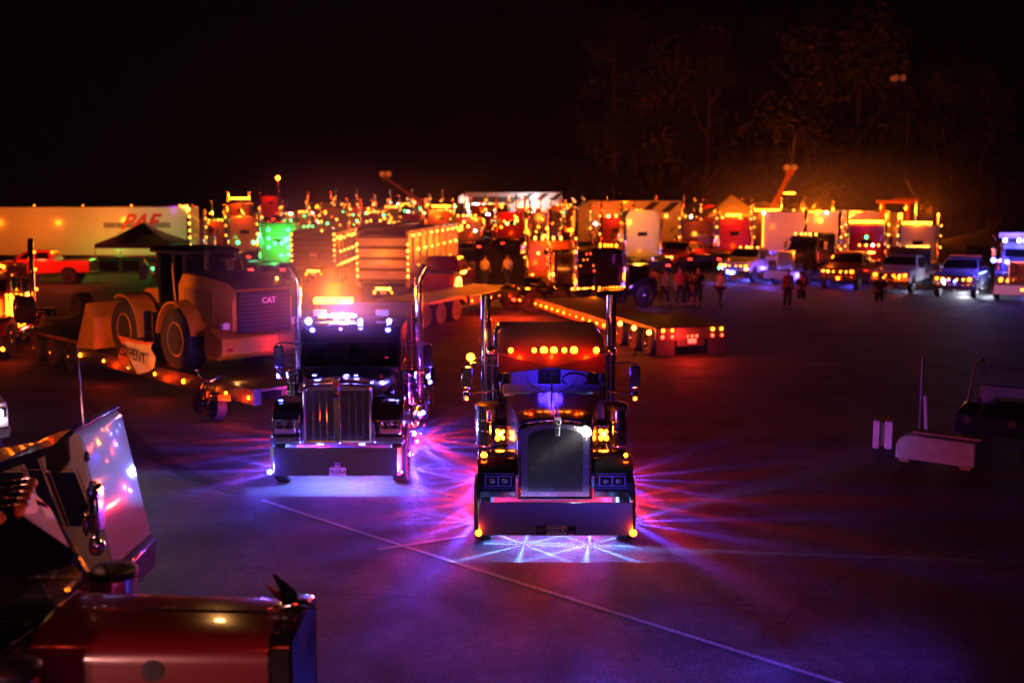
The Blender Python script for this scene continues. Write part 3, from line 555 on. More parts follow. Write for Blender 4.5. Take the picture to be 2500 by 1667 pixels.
# ------------------------------------------------------------------ generic tractor, kept simpler because it stands far off
def gtruck(x, y, rot, m, label, group=None, sl=1.6, h=2.95, tall=0, roof='amber', bar=None, back=(), stk=3.9, tail='red', lamp=0, lampc=AL, frontfill=0, hero=False, fend=FRAME, z=None, trim='dim', nstk=2, visor=True, face=None, win=True, side=True):
    t = thing('semi_truck', label, 'semi truck', (x, y, gz(y) if z is None else z), R(rot), group)
    ye = 3.7 + sl
    key = ('g', sl, h, tall)
    part('bumper', lambda: MB().box(-1.2, 1.2, 0, .06, .34, .8), STEEL, t, key='gbumper')
    part('grille_surround', lambda: MB().box(-.6, -.53, .35, .46, .8, 1.9).box(.53, .6, .35, .46, .8, 1.9).box(-.6, .6, .35, .46, 1.9, 1.98).box(-.6, .6, .35, .46, .74, .8), SATIN, t, key='gshell')
    part('grille_mesh', lambda: MB().box(-.53, .53, .4, .42, .8, 1.9), BLACK, t, key='gmesh')
    if hero or side:
        for k in range(8): part('grille_bar', lambda: MB().cyl((0, .37, .8), (0, .37, 1.9), .016, n=6), SATIN, t, (-.455 + k * .13, 0, 0), key='gbar')
    part('hood', lambda: MB().loft([[(-w_, yy, .95), (-w_, yy, zt - .2), (-w_ * .85, yy, zt - .05), (0, yy, zt), (w_ * .85, yy, zt - .05), (w_, yy, zt - .2), (w_, yy, .95)] for yy, w_, zt in ((.46, .6, 1.96), (1.2, .68, 2.02), (2.0, .85, 2.1))]), m, t, key='ghood')
    for s in (-1, 1):
        part('fender', lambda: MB().prism(arch_poly([(.35, .8), (.35, 1.2), (.5, 1.36), (.9, 1.42), (1.4, 1.32), (1.9, 1.0), (2.0, .6), (1.6, .6)], [], 1.0, .52, .58), 'x', -.3, .3), m, t, (s * .9, 0, 0), key='gfender')
        part('headlight', lambda: MB().box(-.17, .17, .31, .36, .98, 1.16), CHROME, t, (s * .92, 0, 0), key='ghl')
        wheel(t, s * 1.07, 1.0, ribs=False, key='far')
        part('fuel_tank', lambda: MB().cyl((0, 2.2, .62), (0, 3.7, .62), .31, n=16), CHROME, t, (s * .92, 0, 0), key='gtank')
        part('air_cleaner', lambda: MB().cyl((0, 2.1, 1.25), (0, 2.1, 1.95), .18, n=14), CHROME, t, (s * 1.08, 0, 0), key='gac')
        part('mirror_arm', lambda: MB().tube([(0, 2.35, 2.55), (.42, 2.35, 2.6), (.52, 2.35, 2.5), (.52, 2.35, 2.0), (.4, 2.35, 1.95), (0, 2.35, 2.0)], .02, 5), CHROME, t, (s * .95, 0, 0), (0, 0, 0 if s > 0 else math.pi), key='gmarm' if s > 0 else 'gmarm') if s > 0 else part('mirror_arm', lambda: MB().tube([(0, 2.35, 2.55), (-.42, 2.35, 2.6), (-.52, 2.35, 2.5), (-.52, 2.35, 2.0), (-.4, 2.35, 1.95), (0, 2.35, 2.0)], .02, 5), CHROME, t, (-.95, 0, 0), key='gmarm2')
        part('mirror', lambda: MB().box(-.1, .1, 2.32, 2.4, 2.05, 2.5), CHROME, t, (s * 1.38, 0, 0), key='gmir')
    part('cab', lambda: MB().loft([[(-w_, y0, zz), (w_, y0, zz), (w_, 3.72, zz), (-w_, 3.72, zz)] for zz, w_, y0 in ((.85, .95, 2.0), (2.05, .97, 2.0), (2.7, .9, 2.3), (2.85, .8, 2.45))]), m, t, key='gcab', bev=.04)
    part('windshield', lambda: MB().add([(-.84, 2.012, 2.1), (.84, 2.012, 2.1), (.8, 2.26, 2.62), (-.8, 2.26, 2.62)], [(0, 1, 2, 3)]), DARKGL, t, (0, -.012, 0), key='gws')
    for s in (-1, 1): part('side_window', lambda: MB().box(-.005, .005, 2.4, 3.2, 2.08, 2.55), DARKGL, t, (s * .965, 0, 0), key='gsw')
    if visor: part('visor', lambda: MB().hexa([(-.9, 2.0, 2.5), (.9, 2.0, 2.5), (.9, 2.25, 2.74), (-.9, 2.25, 2.74), (-.9, 1.98, 2.52), (.9, 1.98, 2.52), (.9, 2.23, 2.76), (-.9, 2.23, 2.76)]), m, t, key='gvis')
    if sl:
        if tall: part('sleeper', lambda: MB().loft([[(-w_, y0, zz), (w_, y0, zz), (w_, ye, zz), (-w_, ye, zz)] for zz, w_, y0 in ((.9, 1.2, 3.74), (2.6, 1.2, 3.74), (tall - .5, 1.12, 3.3), (tall - .15, .98, 3.6), (tall, .8, 3.9))]), m, t, key=('gsl', sl, tall), bev=.06)
        else: part('sleeper', lambda: MB().box(-1.08, 1.08, 3.74, ye, .95, h), m, t, key=('gsl', sl, h), bev=.07)
    if win: part('rear_window', lambda: MB().box(-.32, .32, 0, .012, -.13, .13), DARKGL, t, (0, ye, (2.25 if not tall else 2.5)), key='grw')
    part('frame', lambda: MB().box(-.45, .45, 0, 3.4, .7, .95), FRAME, t, (0, ye - .2, 0), key='gframe')
    for q in (1.0, 2.3):
        for s in (-1, 1):
            wheel(t, s * 1.0, ye + q, w_=.5, ribs=False, key='fardual')
            part('rear_fender', lambda: MB().loft([[(a, r_ * math.cos(R(g)), .52 + r_ * math.sin(R(g))) for a, r_ in ((-.32, .58), (.32, .58), (.32, .61), (-.32, .61))] for g in range(0, 181, 20)]), fend, t, (s * 1.0, ye + q, 0), key='grf')
    part('tail_panel', lambda: MB().box(-1.2, 1.2, 0, .05, .55, .75), FRAME, t, (0, ye + 3.15, 0), key='gtail')
    for s in (-1, 1):
        for k in (0, 1): led(t, (s * (1.05 - .16 * k), ye + 3.23, .66), tail, .05, 'tail_lamp')
    # stacks, lamps
    for s in ((-1, 1) if nstk == 2 else (1,)):
        part('exhaust_stack', lambda: MB().tube([(0, 0, 1.0), (0, 0, stk - .2), (0, .1, stk)], .1, 12), CHROME, t, (s * 1.18, ye + .16, 0), key=('gstk', stk))
        for zz in ((2.0, 2.7, 3.3) if trim else ()): led(t, (s * 1.3, ye + .2, zz), trim, .035, 'stack_glint')  # glowing dots imitating amber reflections on the chrome stacks
    rh = 2.86 if not tall else tall - .1
    if roof:
        for k in range(5):
            xx = (-.7, -.3, 0, .3, .7)[k]; led(t, (xx, 2.35 if not tall else 3.6, rh + .04), roof, .06, 'roof_lamp')
    if bar:
        wd, zz, yy = bar
        lb = part('light_bar', lambda: MB().box(-wd, wd, -.12, .12, -.06, .06), EM['bigamber'], t, (0, yy, zz), key=('gbar', wd))
        part('light_bar_foot', lambda: MB().box(-wd * .8, wd * .8, -.05, .05, -.22, -.061), BLACK, lb, key=('gbarf', wd))
        lampo(t, (0, yy + .05, zz + .16), A1, 700, .08)
    for xx, zz, kd, rr in back: led(t, (xx, ye + .04, zz), kd, rr, 'back_lamp')
    if face:
        for xx, zz, kd, rr in face: led(t, (xx, -.05, zz), kd, rr, 'front_lamp')
    if lamp: lampo(t, (.15, ye + .55, (tall or h) + .15), lampc, lamp * .22, .1); lampo(t, (-.3, ye + 2.2, 1.3), lampc, lamp * .2, .1)
    if frontfill: lampo(t, (0, -.9, 1.9), lampc, frontfill, .15)  # unseen fill lamp added ahead of the nose to light chrome and people
    return t
# ------------------------------------------------------------------ pickup
def pickup(x, y, rot, m, label, group=None, rooflamps=0, light='amber', bed=True, h=0, back=(), front=(), big=0, z=None):
    t = thing('pickup_truck', label, 'pickup truck', (x, y, gz(y) if z is None else z), R(rot), group)
    low = [(0, .62), (0, 1.08), (.08, 1.2), (.5, 1.27), (1.5, 1.33), (5.95, 1.36), (5.95, .68), (5.35, .66)] + [(4.75 + .5 * math.cos(R(a)), .5 + .5 * math.sin(R(a))) for a in range(18, 163, 12)] + [(1.5, .55)] + [(1.0 + .5 * math.cos(R(a)), .5 + .5 * math.sin(R(a))) for a in range(8, 173, 12)] + [(.3, .6)]
    part('body', lambda: MB().prism(low, 'x', -1.0, 1.0), m, t, key='pbody', bev=.05)
    part('cabin', lambda: MB().loft([[(-w_, a, zz), (w_, a, zz), (w_, b, zz), (-w_, b, zz)] for zz, w_, a, b in ((1.3, .96, 1.45, 3.95), (1.42, .95, 1.6, 3.93), (1.88, .8, 2.25, 3.72), (1.97, .7, 2.5, 3.6))]), m, t, key='pcab', bev=.04)
    part('windshield', lambda: MB().add([(-.88, 1.62, 1.44), (.88, 1.62, 1.44), (.77, 2.2, 1.86), (-.77, 2.2, 1.86)], [(0, 1, 2, 3)]), DARKGL, t, (0, -.02, .02), key='pws')
    for s in (-1, 1):
        part('side_window', lambda: MB().add([(.958, 1.85, 1.45), (.958, 2.75, 1.45), (.825, 2.75, 1.83), (.825, 2.3, 1.83)], [(0, 1, 2, 3)]), DARKGL, t, (.006 * s, 0, 0), scale=(s, 1, 1), key='psw')
        part('rear_side_window', lambda: MB().add([(.958, 2.85, 1.45), (.958, 3.7, 1.45), (.825, 3.55, 1.83), (.825, 2.85, 1.83)], [(0, 1, 2, 3)]), DARKGL, t, (.006 * s, 0, 0), scale=(s, 1, 1), key='psw2')
        part('headlight', lambda: MB().box(-.14, .14, -.015, .05, .92, 1.12), mat('headlight_silver', (.7, .7, .74), .14, 1), t, (s * .82, 0, 0), key='phl')
        part('tail_lamp', lambda: MB().box(-.08, .08, 5.93, 5.965, .85, 1.25), mat('red_lens', (.35, .01, .01), .25), t, (s * .9, 0, 0), key='ptl')
        part('door_mirror', lambda: MB().box(-.14, .14, 1.75, 1.85, 1.35, 1.62), BLACK, t, (s * 1.16, 0, 0), key='pmir')
        for yy in (1.0, 4.75): wheel(t, s * .88, yy, z=.42, r=.42, w_=.27, ribs=False, key='pick')
        part('door_handle', lambda: MB().box(-.01, .012, 2.5, 2.66, 1.15, 1.19), CHROME, t, (s * 1.0, 0, 0), key='phan')
        part('running_board', lambda: MB().box(-.08, .08, 1.7, 4.0, .42, .48), BLACK, t, (s * 1.0, 0, 0), key='prun')
        part('door_seam', lambda: MB().box(-.002, .003, 2.79, 2.81, .62, 1.34), BLACK, t, (s * 1.0, 0, 0), key='pseam')
    part('grille', lambda: MB().box(-.62, .62, -.02, .03, .78, 1.12), BLACK, t, key='pgr')
    for k in range(3): part('grille_bar', lambda: MB().box(-.6, .6, -.035, -.02, -.018, .018), CHROME, t, (0, 0, .85 + k * .1), key='pgb')
    part('front_bumper', lambda: MB().box(-1.0, 1.0, -.12, .05, .5, .74), CHROME, t, key='pbump', bev=.03)
    part('rear_bumper', lambda: MB().box(-.98, .98, 5.93, 6.1, .5, .68), CHROME, t, key='prb', bev=.02)
    if bed: part('bed_floor', lambda: MB().box(-.82, .82, 4.02, 5.85, 1.345, 1.368), BLACK, t, key='pbed')
    if rooflamps:
        for xx in (-.55, -.15, 0, .15, .55): led(t, (xx, 2.55, 1.99), light, .045, 'roof_lamp')
    for xx, zz, kd, rr in front: led(t, (xx, -.13, zz), kd, rr, 'front_lamp')
    for xx, yy, zz, kd, rr in back: led(t, (xx, yy, zz), kd, rr)
    return t
# ------------------------------------------------------------------ people: one skinned body, clothes as children
def person(x, y, rot, label, shirt, legs, pose=0, hgt=1.76, shorts=False, z=None, group='people walking across the lot', hair=(.03, .02, .015), cap=None):
    t = thing('person', label, 'person', (x, y, gz(y) if z is None else z), R(rot), group)
    k = hgt / 1.76; st = (.16, -.05, .1, .02)[pose % 4]; am = (.12, -.08, .2, .05)[pose % 4]
    J = {'pelvis': (0, 0, .95, .14), 'waist': (0, -.01, 1.12, .135), 'chest': (0, 0, 1.32, .15), 'neck': (0, 0, 1.49, .055), 'head': (0, -.02, 1.6, .085), 'crown': (0, -.01, 1.70, .08)}
    E_ = [('pelvis', 'waist'), ('waist', 'chest'), ('chest', 'neck'), ('neck', 'head'), ('head', 'crown')]
    for s, q in ((-1, 'l'), (1, 'r')):
        d = st * s; a = -am * s
        J.update({q + 'hip': (s * .1, 0, .88, .092), q + 'knee': (s * .11, -d * .6 - .02, .49, .062), q + 'ank': (s * .11, -d + .03, .09, .043), q + 'toe': (s * .125, -d - .13, .035, .036),
                  q + 'sho': (s * .19, 0, 1.42, .062), q + 'elb': (s * .26, .03 - a * .4, 1.13, .044), q + 'wri': (s * .27, -.06 - a, .9, .03), q + 'hand': (s * .265, -.09 - a, .81, .034), q + 'tip': (s * .26, -.1 - a, .755, .016)})
        E_ += [('pelvis', q + 'hip'), (q + 'hip', q + 'knee'), (q + 'knee', q + 'ank'), (q + 'ank', q + 'toe'), ('chest', q + 'sho'), (q + 'sho', q + 'elb'), (q + 'elb', q + 'wri'), (q + 'wri', q + 'hand'), (q + 'hand', q + 'tip')]
    def skin(name, joints, grow, m, root):
        js = [j for j in J if j in joints]; ix = {j: i for i, j in enumerate(js)}
        me = bpy.data.meshes.new(name); me.from_pydata([tuple(c * k for c in J[j][:3]) for j in js], [(ix[a], ix[b]) for a, b in E_ if a in ix and b in ix], [])
        o = bpy.data.objects.new(name, me); COL.objects.link(o); sm = o.modifiers.new('skin', 'SKIN'); o.modifiers.new('sub', 'SUBSURF').levels = 1; o.modifiers['sub'].render_levels = 1
        for j, vtx in zip(js, me.skin_vertices[0].data):
            r = (J[j][3] + grow) * k; vtx.radius = (r * (1.25 if j in ('chest', 'waist', 'pelvis') else 1), r * (.85 if j in ('chest', 'waist', 'pelvis') else 1)); vtx.use_root = j == root
        dg = bpy.context.evaluated_depsgraph_get(); m2 = bpy.data.meshes.new_from_object(o.evaluated_get(dg)); bpy.data.objects.remove(o)
        m2.polygons.foreach_set('use_smooth', [True] * len(m2.polygons)); m2.materials.clear(); m2.materials.append(m)
        o = bpy.data.objects.new(name, m2); COL.objects.link(o); o.parent = t
    skin('body', set(J), 0, SKIN, 'pelvis')
    skin('shirt', {'pelvis', 'waist', 'chest', 'lsho', 'rsho', 'lelb', 'relb'}, .014, shirt, 'waist')
    skin('shorts' if shorts else 'trousers', {'pelvis', 'lhip', 'rhip', 'lknee', 'rknee'} | (set() if shorts else {'lank', 'rank'}), .017, legs, 'pelvis')
    for s, q in ((-1, 'l'), (1, 'r')):
        j = J[q + 'toe']; part('shoe', lambda: MB().sph((0, .06, .0), .05, 10, 6, (.95, 2.6, .95)), BLACK, t, (j[0] * k, j[1] * k, .045), key='shoe')
    part('hair', lambda: MB().sph((0, .015, 0), .102, 12, 8, (.95, 1.05, .9)), mat('cap_cloth', (.03, .03, .04), .8) if cap else mat('dark_hair', hair, .6), t, (0, 0, 1.685 * k), key='hair')
    part('nose', lambda: MB().sph((0, 0, 0), .018, 6, 4, (.8, 1, 1.3)), SKIN, t, (0, -.115 * k, 1.6 * k), key='nose')
    return t
# ------------------------------------------------------------------ low trailer
def lowboy(name_label, x, y, rot, L0, axles, zd=.75, near=-1, gap=1.25, lampk='amber', deckm=WOOD, rear=True, flip=None, group=None, nose=True, wid=1.28):
    """local +y runs from the front of the deck to the rear axles"""
    t = thing('lowboy_trailer', name_label, 'trailer', (x, y, 0), R(rot), group)
    nb = int(2 * wid / .32)
    for k in range(nb):
        a = -wid + .1 + k * (2 * wid - .2) / nb
        part('deck_plank', lambda: MB().box(0, (2 * wid - .2) / nb - .015, 0, L0, zd - .06, zd), deckm, t, (a, 0, 0), key=('plank', L0, zd, wid))
    for s in (-1, 1):
        part('side_rail', lambda: MB().box(-.1, .1, 0, L0, zd - .36, zd + .012), FRAME, t, (s * wid, 0, 0), key=('rail', L0, zd))
        n = int(L0 / gap)
        for k in range(n + 1): led(t, (s * (wid + .11), .2 + k * (L0 - .4) / n, zd - .2), lampk, .05)
    part('cross_frame', MB().box(-.5, .5, .2, axles[-1] + .8, zd - .42, zd - .12), FRAME, t)
    a0, a1 = axles[0], axles[-1]
    part('rear_deck', MB().prism([(L0 - .05, zd - .1), (L0 + .35, 1.02), (a1 + .8, 1.02), (a1 + .8, .9), (L0 + .45, .9), (L0, zd - .36)], 'x', -1.25, 1.25), FRAME, t, bev=.01)
    for yy in axles:
        part('axle', lambda: MB().cyl((-.9, 0, .46), (.9, 0, .46), .08, n=8), FRAME, t, (0, yy, 0), key='laxle')
        for s in (-1, 1): wheel(t, s * .98, yy, z=.46, r=.46, w_=.5, ribs=False, key='low')
    if flip:
        part('flip_axle_arm', MB().box(-.5, .5, a1 + .3, flip[0], 1.03, 1.25), FRAME, t)
        for s in (-1, 1): wheel(t, s * .98, flip[0], z=flip[1], r=.46, w_=.5, ribs=False, key='low')
    if rear:
        ye = a1 + .8
        part('tail_frame', MB().box(-1.28, 1.28, ye, ye + .08, .6, 1.0), FRAME, t)
        for s in (-1, 1):
            part('mud_flap', lambda: MB().box(-.32, .32, 0, .02, .12, .62), RUBBER, t, (s * .92, ye + .04, 0), key='flap')
            for dx, zz, kd in ((0, .93, 'amber'), (.32, .93, 'amber'), (0, .72, 'red'), (.34, .72, 'red')): led(t, (s * (.72 + dx), ye + .12, zz), kd, .05, 'tail_lamp')
        for dx in (-.16, 0, .16): led(t, (dx, ye + .1, .72), 'red', .04, 'tail_lamp')
        part('licence_plate', MB().box(-.15, .15, ye + .09, ye + .1, .48, .63), WHITE, t)
        lampo(t, (-.1, ye + .35, .62), A1, 6, .04)
    return t
# ------------------------------------------------------------------ lowboy with the wheel loader (left)
LB = (-5.0, 27.2); LR = 43; cs, sn = math.cos(R(LR)), math.sin(R(LR))
def on_lb(x, y): return (LB[0] + x * cs - y * sn, LB[1] + x * sn + y * cs)
t = lowboy('long black lowboy trailer carrying the yellow wheel loader', *LB, LR, 10.0, (11.0, 12.4, 13.8), zd=.85, gap=1.55, flip=(15.2, 1.55), rear=False)
for k in (.4, 1, 3, 5):
    lampo(t, (-1.6, k * 1.55, .55), AL, 26, .05)
def loader():
    px, py = on_lb(0, 5.45)
    t = thing('wheel_loader', 'yellow wheel loader with black cab and bucket standing on the lowboy trailer', 'wheel loader', (px, py, .86), R(LR + 180))
    for yy in (-1.5, 1.5):
        part('axle', MB().cyl((-1.0, yy, .8), (1.0, yy, .8), .16, n=12).sph((0, yy, .8), .32), BLACK, t)
        for s in (-1, 1):
            w_ = part('wheel', lambda: MB().lathe([(.44, -.24), (.6, -.3), (.72, -.29), (.78, -.24), (.8, -.1), (.8, .1), (.78, .24), (.72, .29), (.6, .3), (.44, .24)], ax='x', n=32), mat('dusty_rubber', (.03, .025, .022), .8, var=.3, vscale=5), t, (s * 1.06, yy, .8), (0, 0, 0 if s > 0 else math.pi), key='ldt')
            part('rim', lambda: MB().lathe([(.45, -.2), (.45, .24), (.42, .26), (.38, .12), (.2, .06), (.2, .14), (.005, .16)], ax='x', n=24), YELP, w_, key='ldr')
            for k in range(22): part('tread_lug', lambda: MB().box(-.28, .02, -.05, .05, .785, .83), RUBBER, w_, rot=(2 * math.pi * k / 22, 0, 0), key='lug')
    part('rear_frame', MB().box(-.5, .5, -.2, 3.2, .6, 1.15), YELP, t, bev=.03)
    part('front_frame', MB().box(-.42, .42, -2.3, -.3, .6, 1.25), YELP, t, bev=.03)
    part('engine_hood', MB().loft([[(-.92 + i, yy, 1.15), (-.92 + i, yy, z_ - .3), (-.78 + i, yy, z_), (.78 - i, yy, z_), (.92 - i, yy, z_ - .3), (.92 - i, yy, 1.15)] for yy, z_, i in ((1.0, 2.45, 0), (2.2, 2.42, 0), (3.4, 2.3, .03), (3.66, 2.15, .08))]), YELP, t, bev=.03)
    part('hood_top', MB().prism([(1.0, 2.46), (2.2, 2.43), (3.4, 2.31), (3.64, 2.17), (3.66, 2.2), (3.42, 2.36), (2.2, 2.48), (1.0, 2.51)], 'x', -.76, .76), BLACK, t)
    part('rear_grille', MB().box(-.74, .74, 3.64, 3.76, 1.1, 2.12), BLACK, t, bev=.03)
    for k in range(9): part('grille_slat', lambda: MB().box(-.66, .66, 3.76, 3.785, -.018, .018), mat('grille_grey', (.05, .04, .04), .5), t, (0, 0, 1.2 + k * .1), key='lslat')
    text('maker_mark', 'CAT', .2, WHITE, t, (-.1, 3.79, 1.88), (R(90), 0, R(180)), .004, bold=.006)
    part('side_panel', MB().box(-.95, -.93, 1.35, 2.9, 1.3, 2.1).box(.93, .95, 1.35, 2.9, 1.3, 2.1), mat('side_dark', (.3, .16, .02), .5), t, bev=.02)
    part('counterweight', MB().prism([(2.9, .5), (2.9, 1.2), (3.35, 1.2), (3.5, 1.1), (3.85, 1.02), (3.85, .62), (3.5, .45)], 'x', -1.25, 1.25), YELP, t, bev=.05)
    for s in (-1, 1):
        part('tail_lamp', MB().box(s * .95 - .1, s * .95 + .1, 3.4, 3.52, 1.2, 1.36), WHITE, t)
        part('reflector', MB().box(s * 1.05 - .07, s * 1.05 + .07, 3.85, 3.862, .7, .77), mat('red_lens', (.35, .01, .01), .25), t)
        part('rear_fender', MB().loft([[(s * a, 1.5 + r_ * math.cos(R(q)), .8 + r_ * math.sin(R(q))) for a, r_ in ((.72, .94), (1.36, .94), (1.36, .98), (.72, .98))] for q in range(10, 176, 15)]), YELP, t)
        part('front_fender', MB().loft([[(s * a, -1.5 + r_ * math.cos(R(q)), .8 + r_ * math.sin(R(q))) for a, r_ in ((.72, .94), (1.36, .94), (1.36, .98), (.72, .98))] for q in range(-8, 120, 14)]), YELP, t)
        part('lift_arm', MB().prism([(-.6, 1.55), (-.5, 1.95), (-1.6, 1.9), (-2.9, .9), (-3.3, .45), (-3.1, .3), (-2.7, .6), (-1.5, 1.45)], 'x', s * .42, s * .58), YELP, t, bev=.02)
        part('lift_cylinder', MB().cyl((s * .5, -.5, .9), (s * .5, -2.0, 1.3), .07, n=10), CHROME, t)
        part('ladder', MB().box(min(s * 1.1, s * 1.3), max(s * 1.1, s * 1.3), -.25, .25, .5, .54).box(min(s * 1.1, s * 1.3), max(s * 1.1, s * 1.3), -.25, .25, .85, .89).box(min(s * 1.1, s * 1.3), max(s * 1.1, s * 1.3), -.27, -.23, .45, 1.4).box(min(s * 1.1, s * 1.3), max(s * 1.1, s * 1.3), .23, .27, .45, 1.4), BLACK, t)
        part('handrail', MB().tube([(s * .98, 1.0, 1.5), (s * 1.05, 1.0, 2.3), (s * 1.0, .9, 2.7)], .02, 6), YELP, t)
        part('cab_mirror', MB().box(s * 1.1 - .1, s * 1.1 + .1, -.65, -.6, 2.2, 2.6), BLACK, t)
    part('tilt_link', MB().bar((0, -1.3, 1.9), (0, -2.7, 1.2), .18, .25), YELP, t)
    part('bucket', MB().prism([(-3.05, .1), (-4.3, .02), (-4.35, .06), (-3.3, .25), (-3.1, .55), (-3.15, .95), (-3.5, 1.35), (-3.45, 1.4), (-3.0, 1.0), (-2.95, .5)], 'x', -1.5, 1.5).prism([(-3.05, .1), (-4.3, .02), (-3.5, 1.35), (-3.0, 1.0)], 'x', -1.52, -1.48).prism([(-3.05, .1), (-4.3, .02), (-3.5, 1.35), (-3.0, 1.0)], 'x', 1.48, 1.52), YELP, t)
    part('cab_base', MB().box(-.72, .72, -.55, 1.0, 1.2, 1.6), BLACK, t, bev=.03)
    part('cab_roof', MB().loft([[(-.85, -.72, 2.94), (.85, -.72, 2.94), (.85, 1.12, 2.94), (-.85, 1.12, 2.94)], [(-.85, -.72, 3.02), (.85, -.72, 3.02), (.85, 1.12, 3.02), (-.85, 1.12, 3.02)], [(-.7, -.5, 3.1), (.7, -.5, 3.1), (.7, .9, 3.1), (-.7, .9, 3.1)]]), BLACK, t, bev=.02)
    for sx in (-.68, .68):
        for yy in (-.5, .35, .95): part('cab_post', lambda: MB().box(-.045, .045, -.045, .045, 1.6, 2.95), BLACK, t, (sx, yy, 0), key='lpost')
        part('side_glass', MB().box(sx - .004, sx + .004, -.45, .9, 1.62, 2.92), GLASS, t)
    part('front_glass', MB().box(-.63, .63, -.52, -.51, 1.62, 2.92), GLASS, t); part('rear_glass', MB().box(-.63, .63, .96, .97, 1.62, 2.92), GLASS, t)
    part('seat', MB().box(-.25, .25, .1, .55, 1.6, 1.95).box(-.25, .25, .45, .6, 1.95, 2.55), BLACK, t, bev=.03)
    part('notice', MB().box(-.62, -.42, .985, .99, 2.25, 2.45), WHITE, t)
    part('exhaust_pipe', MB().tube([(.35, 1.5, 2.45), (.35, 1.5, 3.0), (.35, 1.6, 3.1)], .07, 10), BLACK, t)
    part('intake_pipe', MB().cyl((-.3, 1.45, 2.45), (-.3, 1.45, 2.75), .12, n=12).cyl((-.3, 1.45, 2.75), (-.3, 1.45, 2.8), .2, n=12), BLACK, t)
    for s, xx in ((-1, -.5), (1, .5)): part('roof_lamp', MB().cyl((xx, -.73, 2.96), (xx, -.78, 2.96), .07, n=10), CHROME, t)
    led(t, (-.55, 3.45, 2.38), 'warm', .05, 'beacon')
    return t
loader()
# banner tied to the trailer side
bx, by = on_lb(-1.42, 6.0)
bt = thing('banner', 'crumpled white banner with an orange border hung on the lowboy side between the loader wheels', 'banner', (bx, by, 0), R(LR))
cl = MB(); nx, nz = 24, 10
def bp_(i, j):
    u, v = i / nx, j / nz
    sag = .14 * math.sin(math.pi * u) ** .8 * (.4 + v)
    return (-.02 - .05 * math.sin(u * 9 + v * 5) * (1 - v * .3) - .04 * math.sin(v * 8 + u * 14), -1.1 + 2.05 * u, 1.52 - sag - .78 * v * (1 - .25 * abs(u - .55)))
cl.add([bp_(i, j) for j in range(nz + 1) for i in range(nx + 1)], [(j * (nx + 1) + i, j * (nx + 1) + i + 1, (j + 1) * (nx + 1) + i + 1, (j + 1) * (nx + 1) + i) for j in range(nz) for i in range(nx)])
def band(f):
    b = MB(); b.add([(p[0] - .012, p[1], p[2]) for p in (bp_(i, j) for j in range(nz + 1) for i in range(nx + 1))], [(j * (nx + 1) + i, j * (nx + 1) + i + 1, (j + 1) * (nx + 1) + i + 1, (j + 1) * (nx + 1) + i) for j in range(nz) for i in range(nx) if f(i, j)]); return b
part('cloth', cl, mat('banner_cloth', (.72, .68, .64), .45), bt)
part('border', band(lambda i, j: j == 0 or (i >= 19 and j < 10)), mat('banner_orange', (.7, .16, .03), .5), bt)
text('lettering', 'ED.PENT', .42, BLACK, bt, (-.13, -.02, 1.08), (R(90), R(4), R(-90)), .002, bold=.006)
# ------------------------------------------------------------------ left tractor by the frame edge
t = gtruck(-17.5, 36.2, 8, MAROON, 'dark red semi truck at the left frame edge with a square panel of amber lamps', hero=True, sl=.1, stk=3.75, trim='amber', lamp=60, fend=CHROME)
for i in range(2):
    for j in range(7): led(t, (.92 + i * .13, 1.75, 1.3 + j * .115), 'amber', .048, 'panel_lamp', (1, .5, 1))
for k in range(6): led(t, (1.1, 2.3 + .22 * k, .98), 'amber', .035, 'skirt_lamp')
led(t, (1.22, -.05, .42), 'amber', .06); led(t, (1.25, 3.0, 1.9), 'warm', .07); led(t, (.6, 2.2, 2.95), 'amber', .07, 'roof_lamp')
lampo(t, (1.5, 1.6, 1.7), AL, 60, .08); lampo(t, (1.6, 4.5, 1.1), RL, 130, .08); lampo(t, (1.5, -.4, .5), AL, 30, .05)
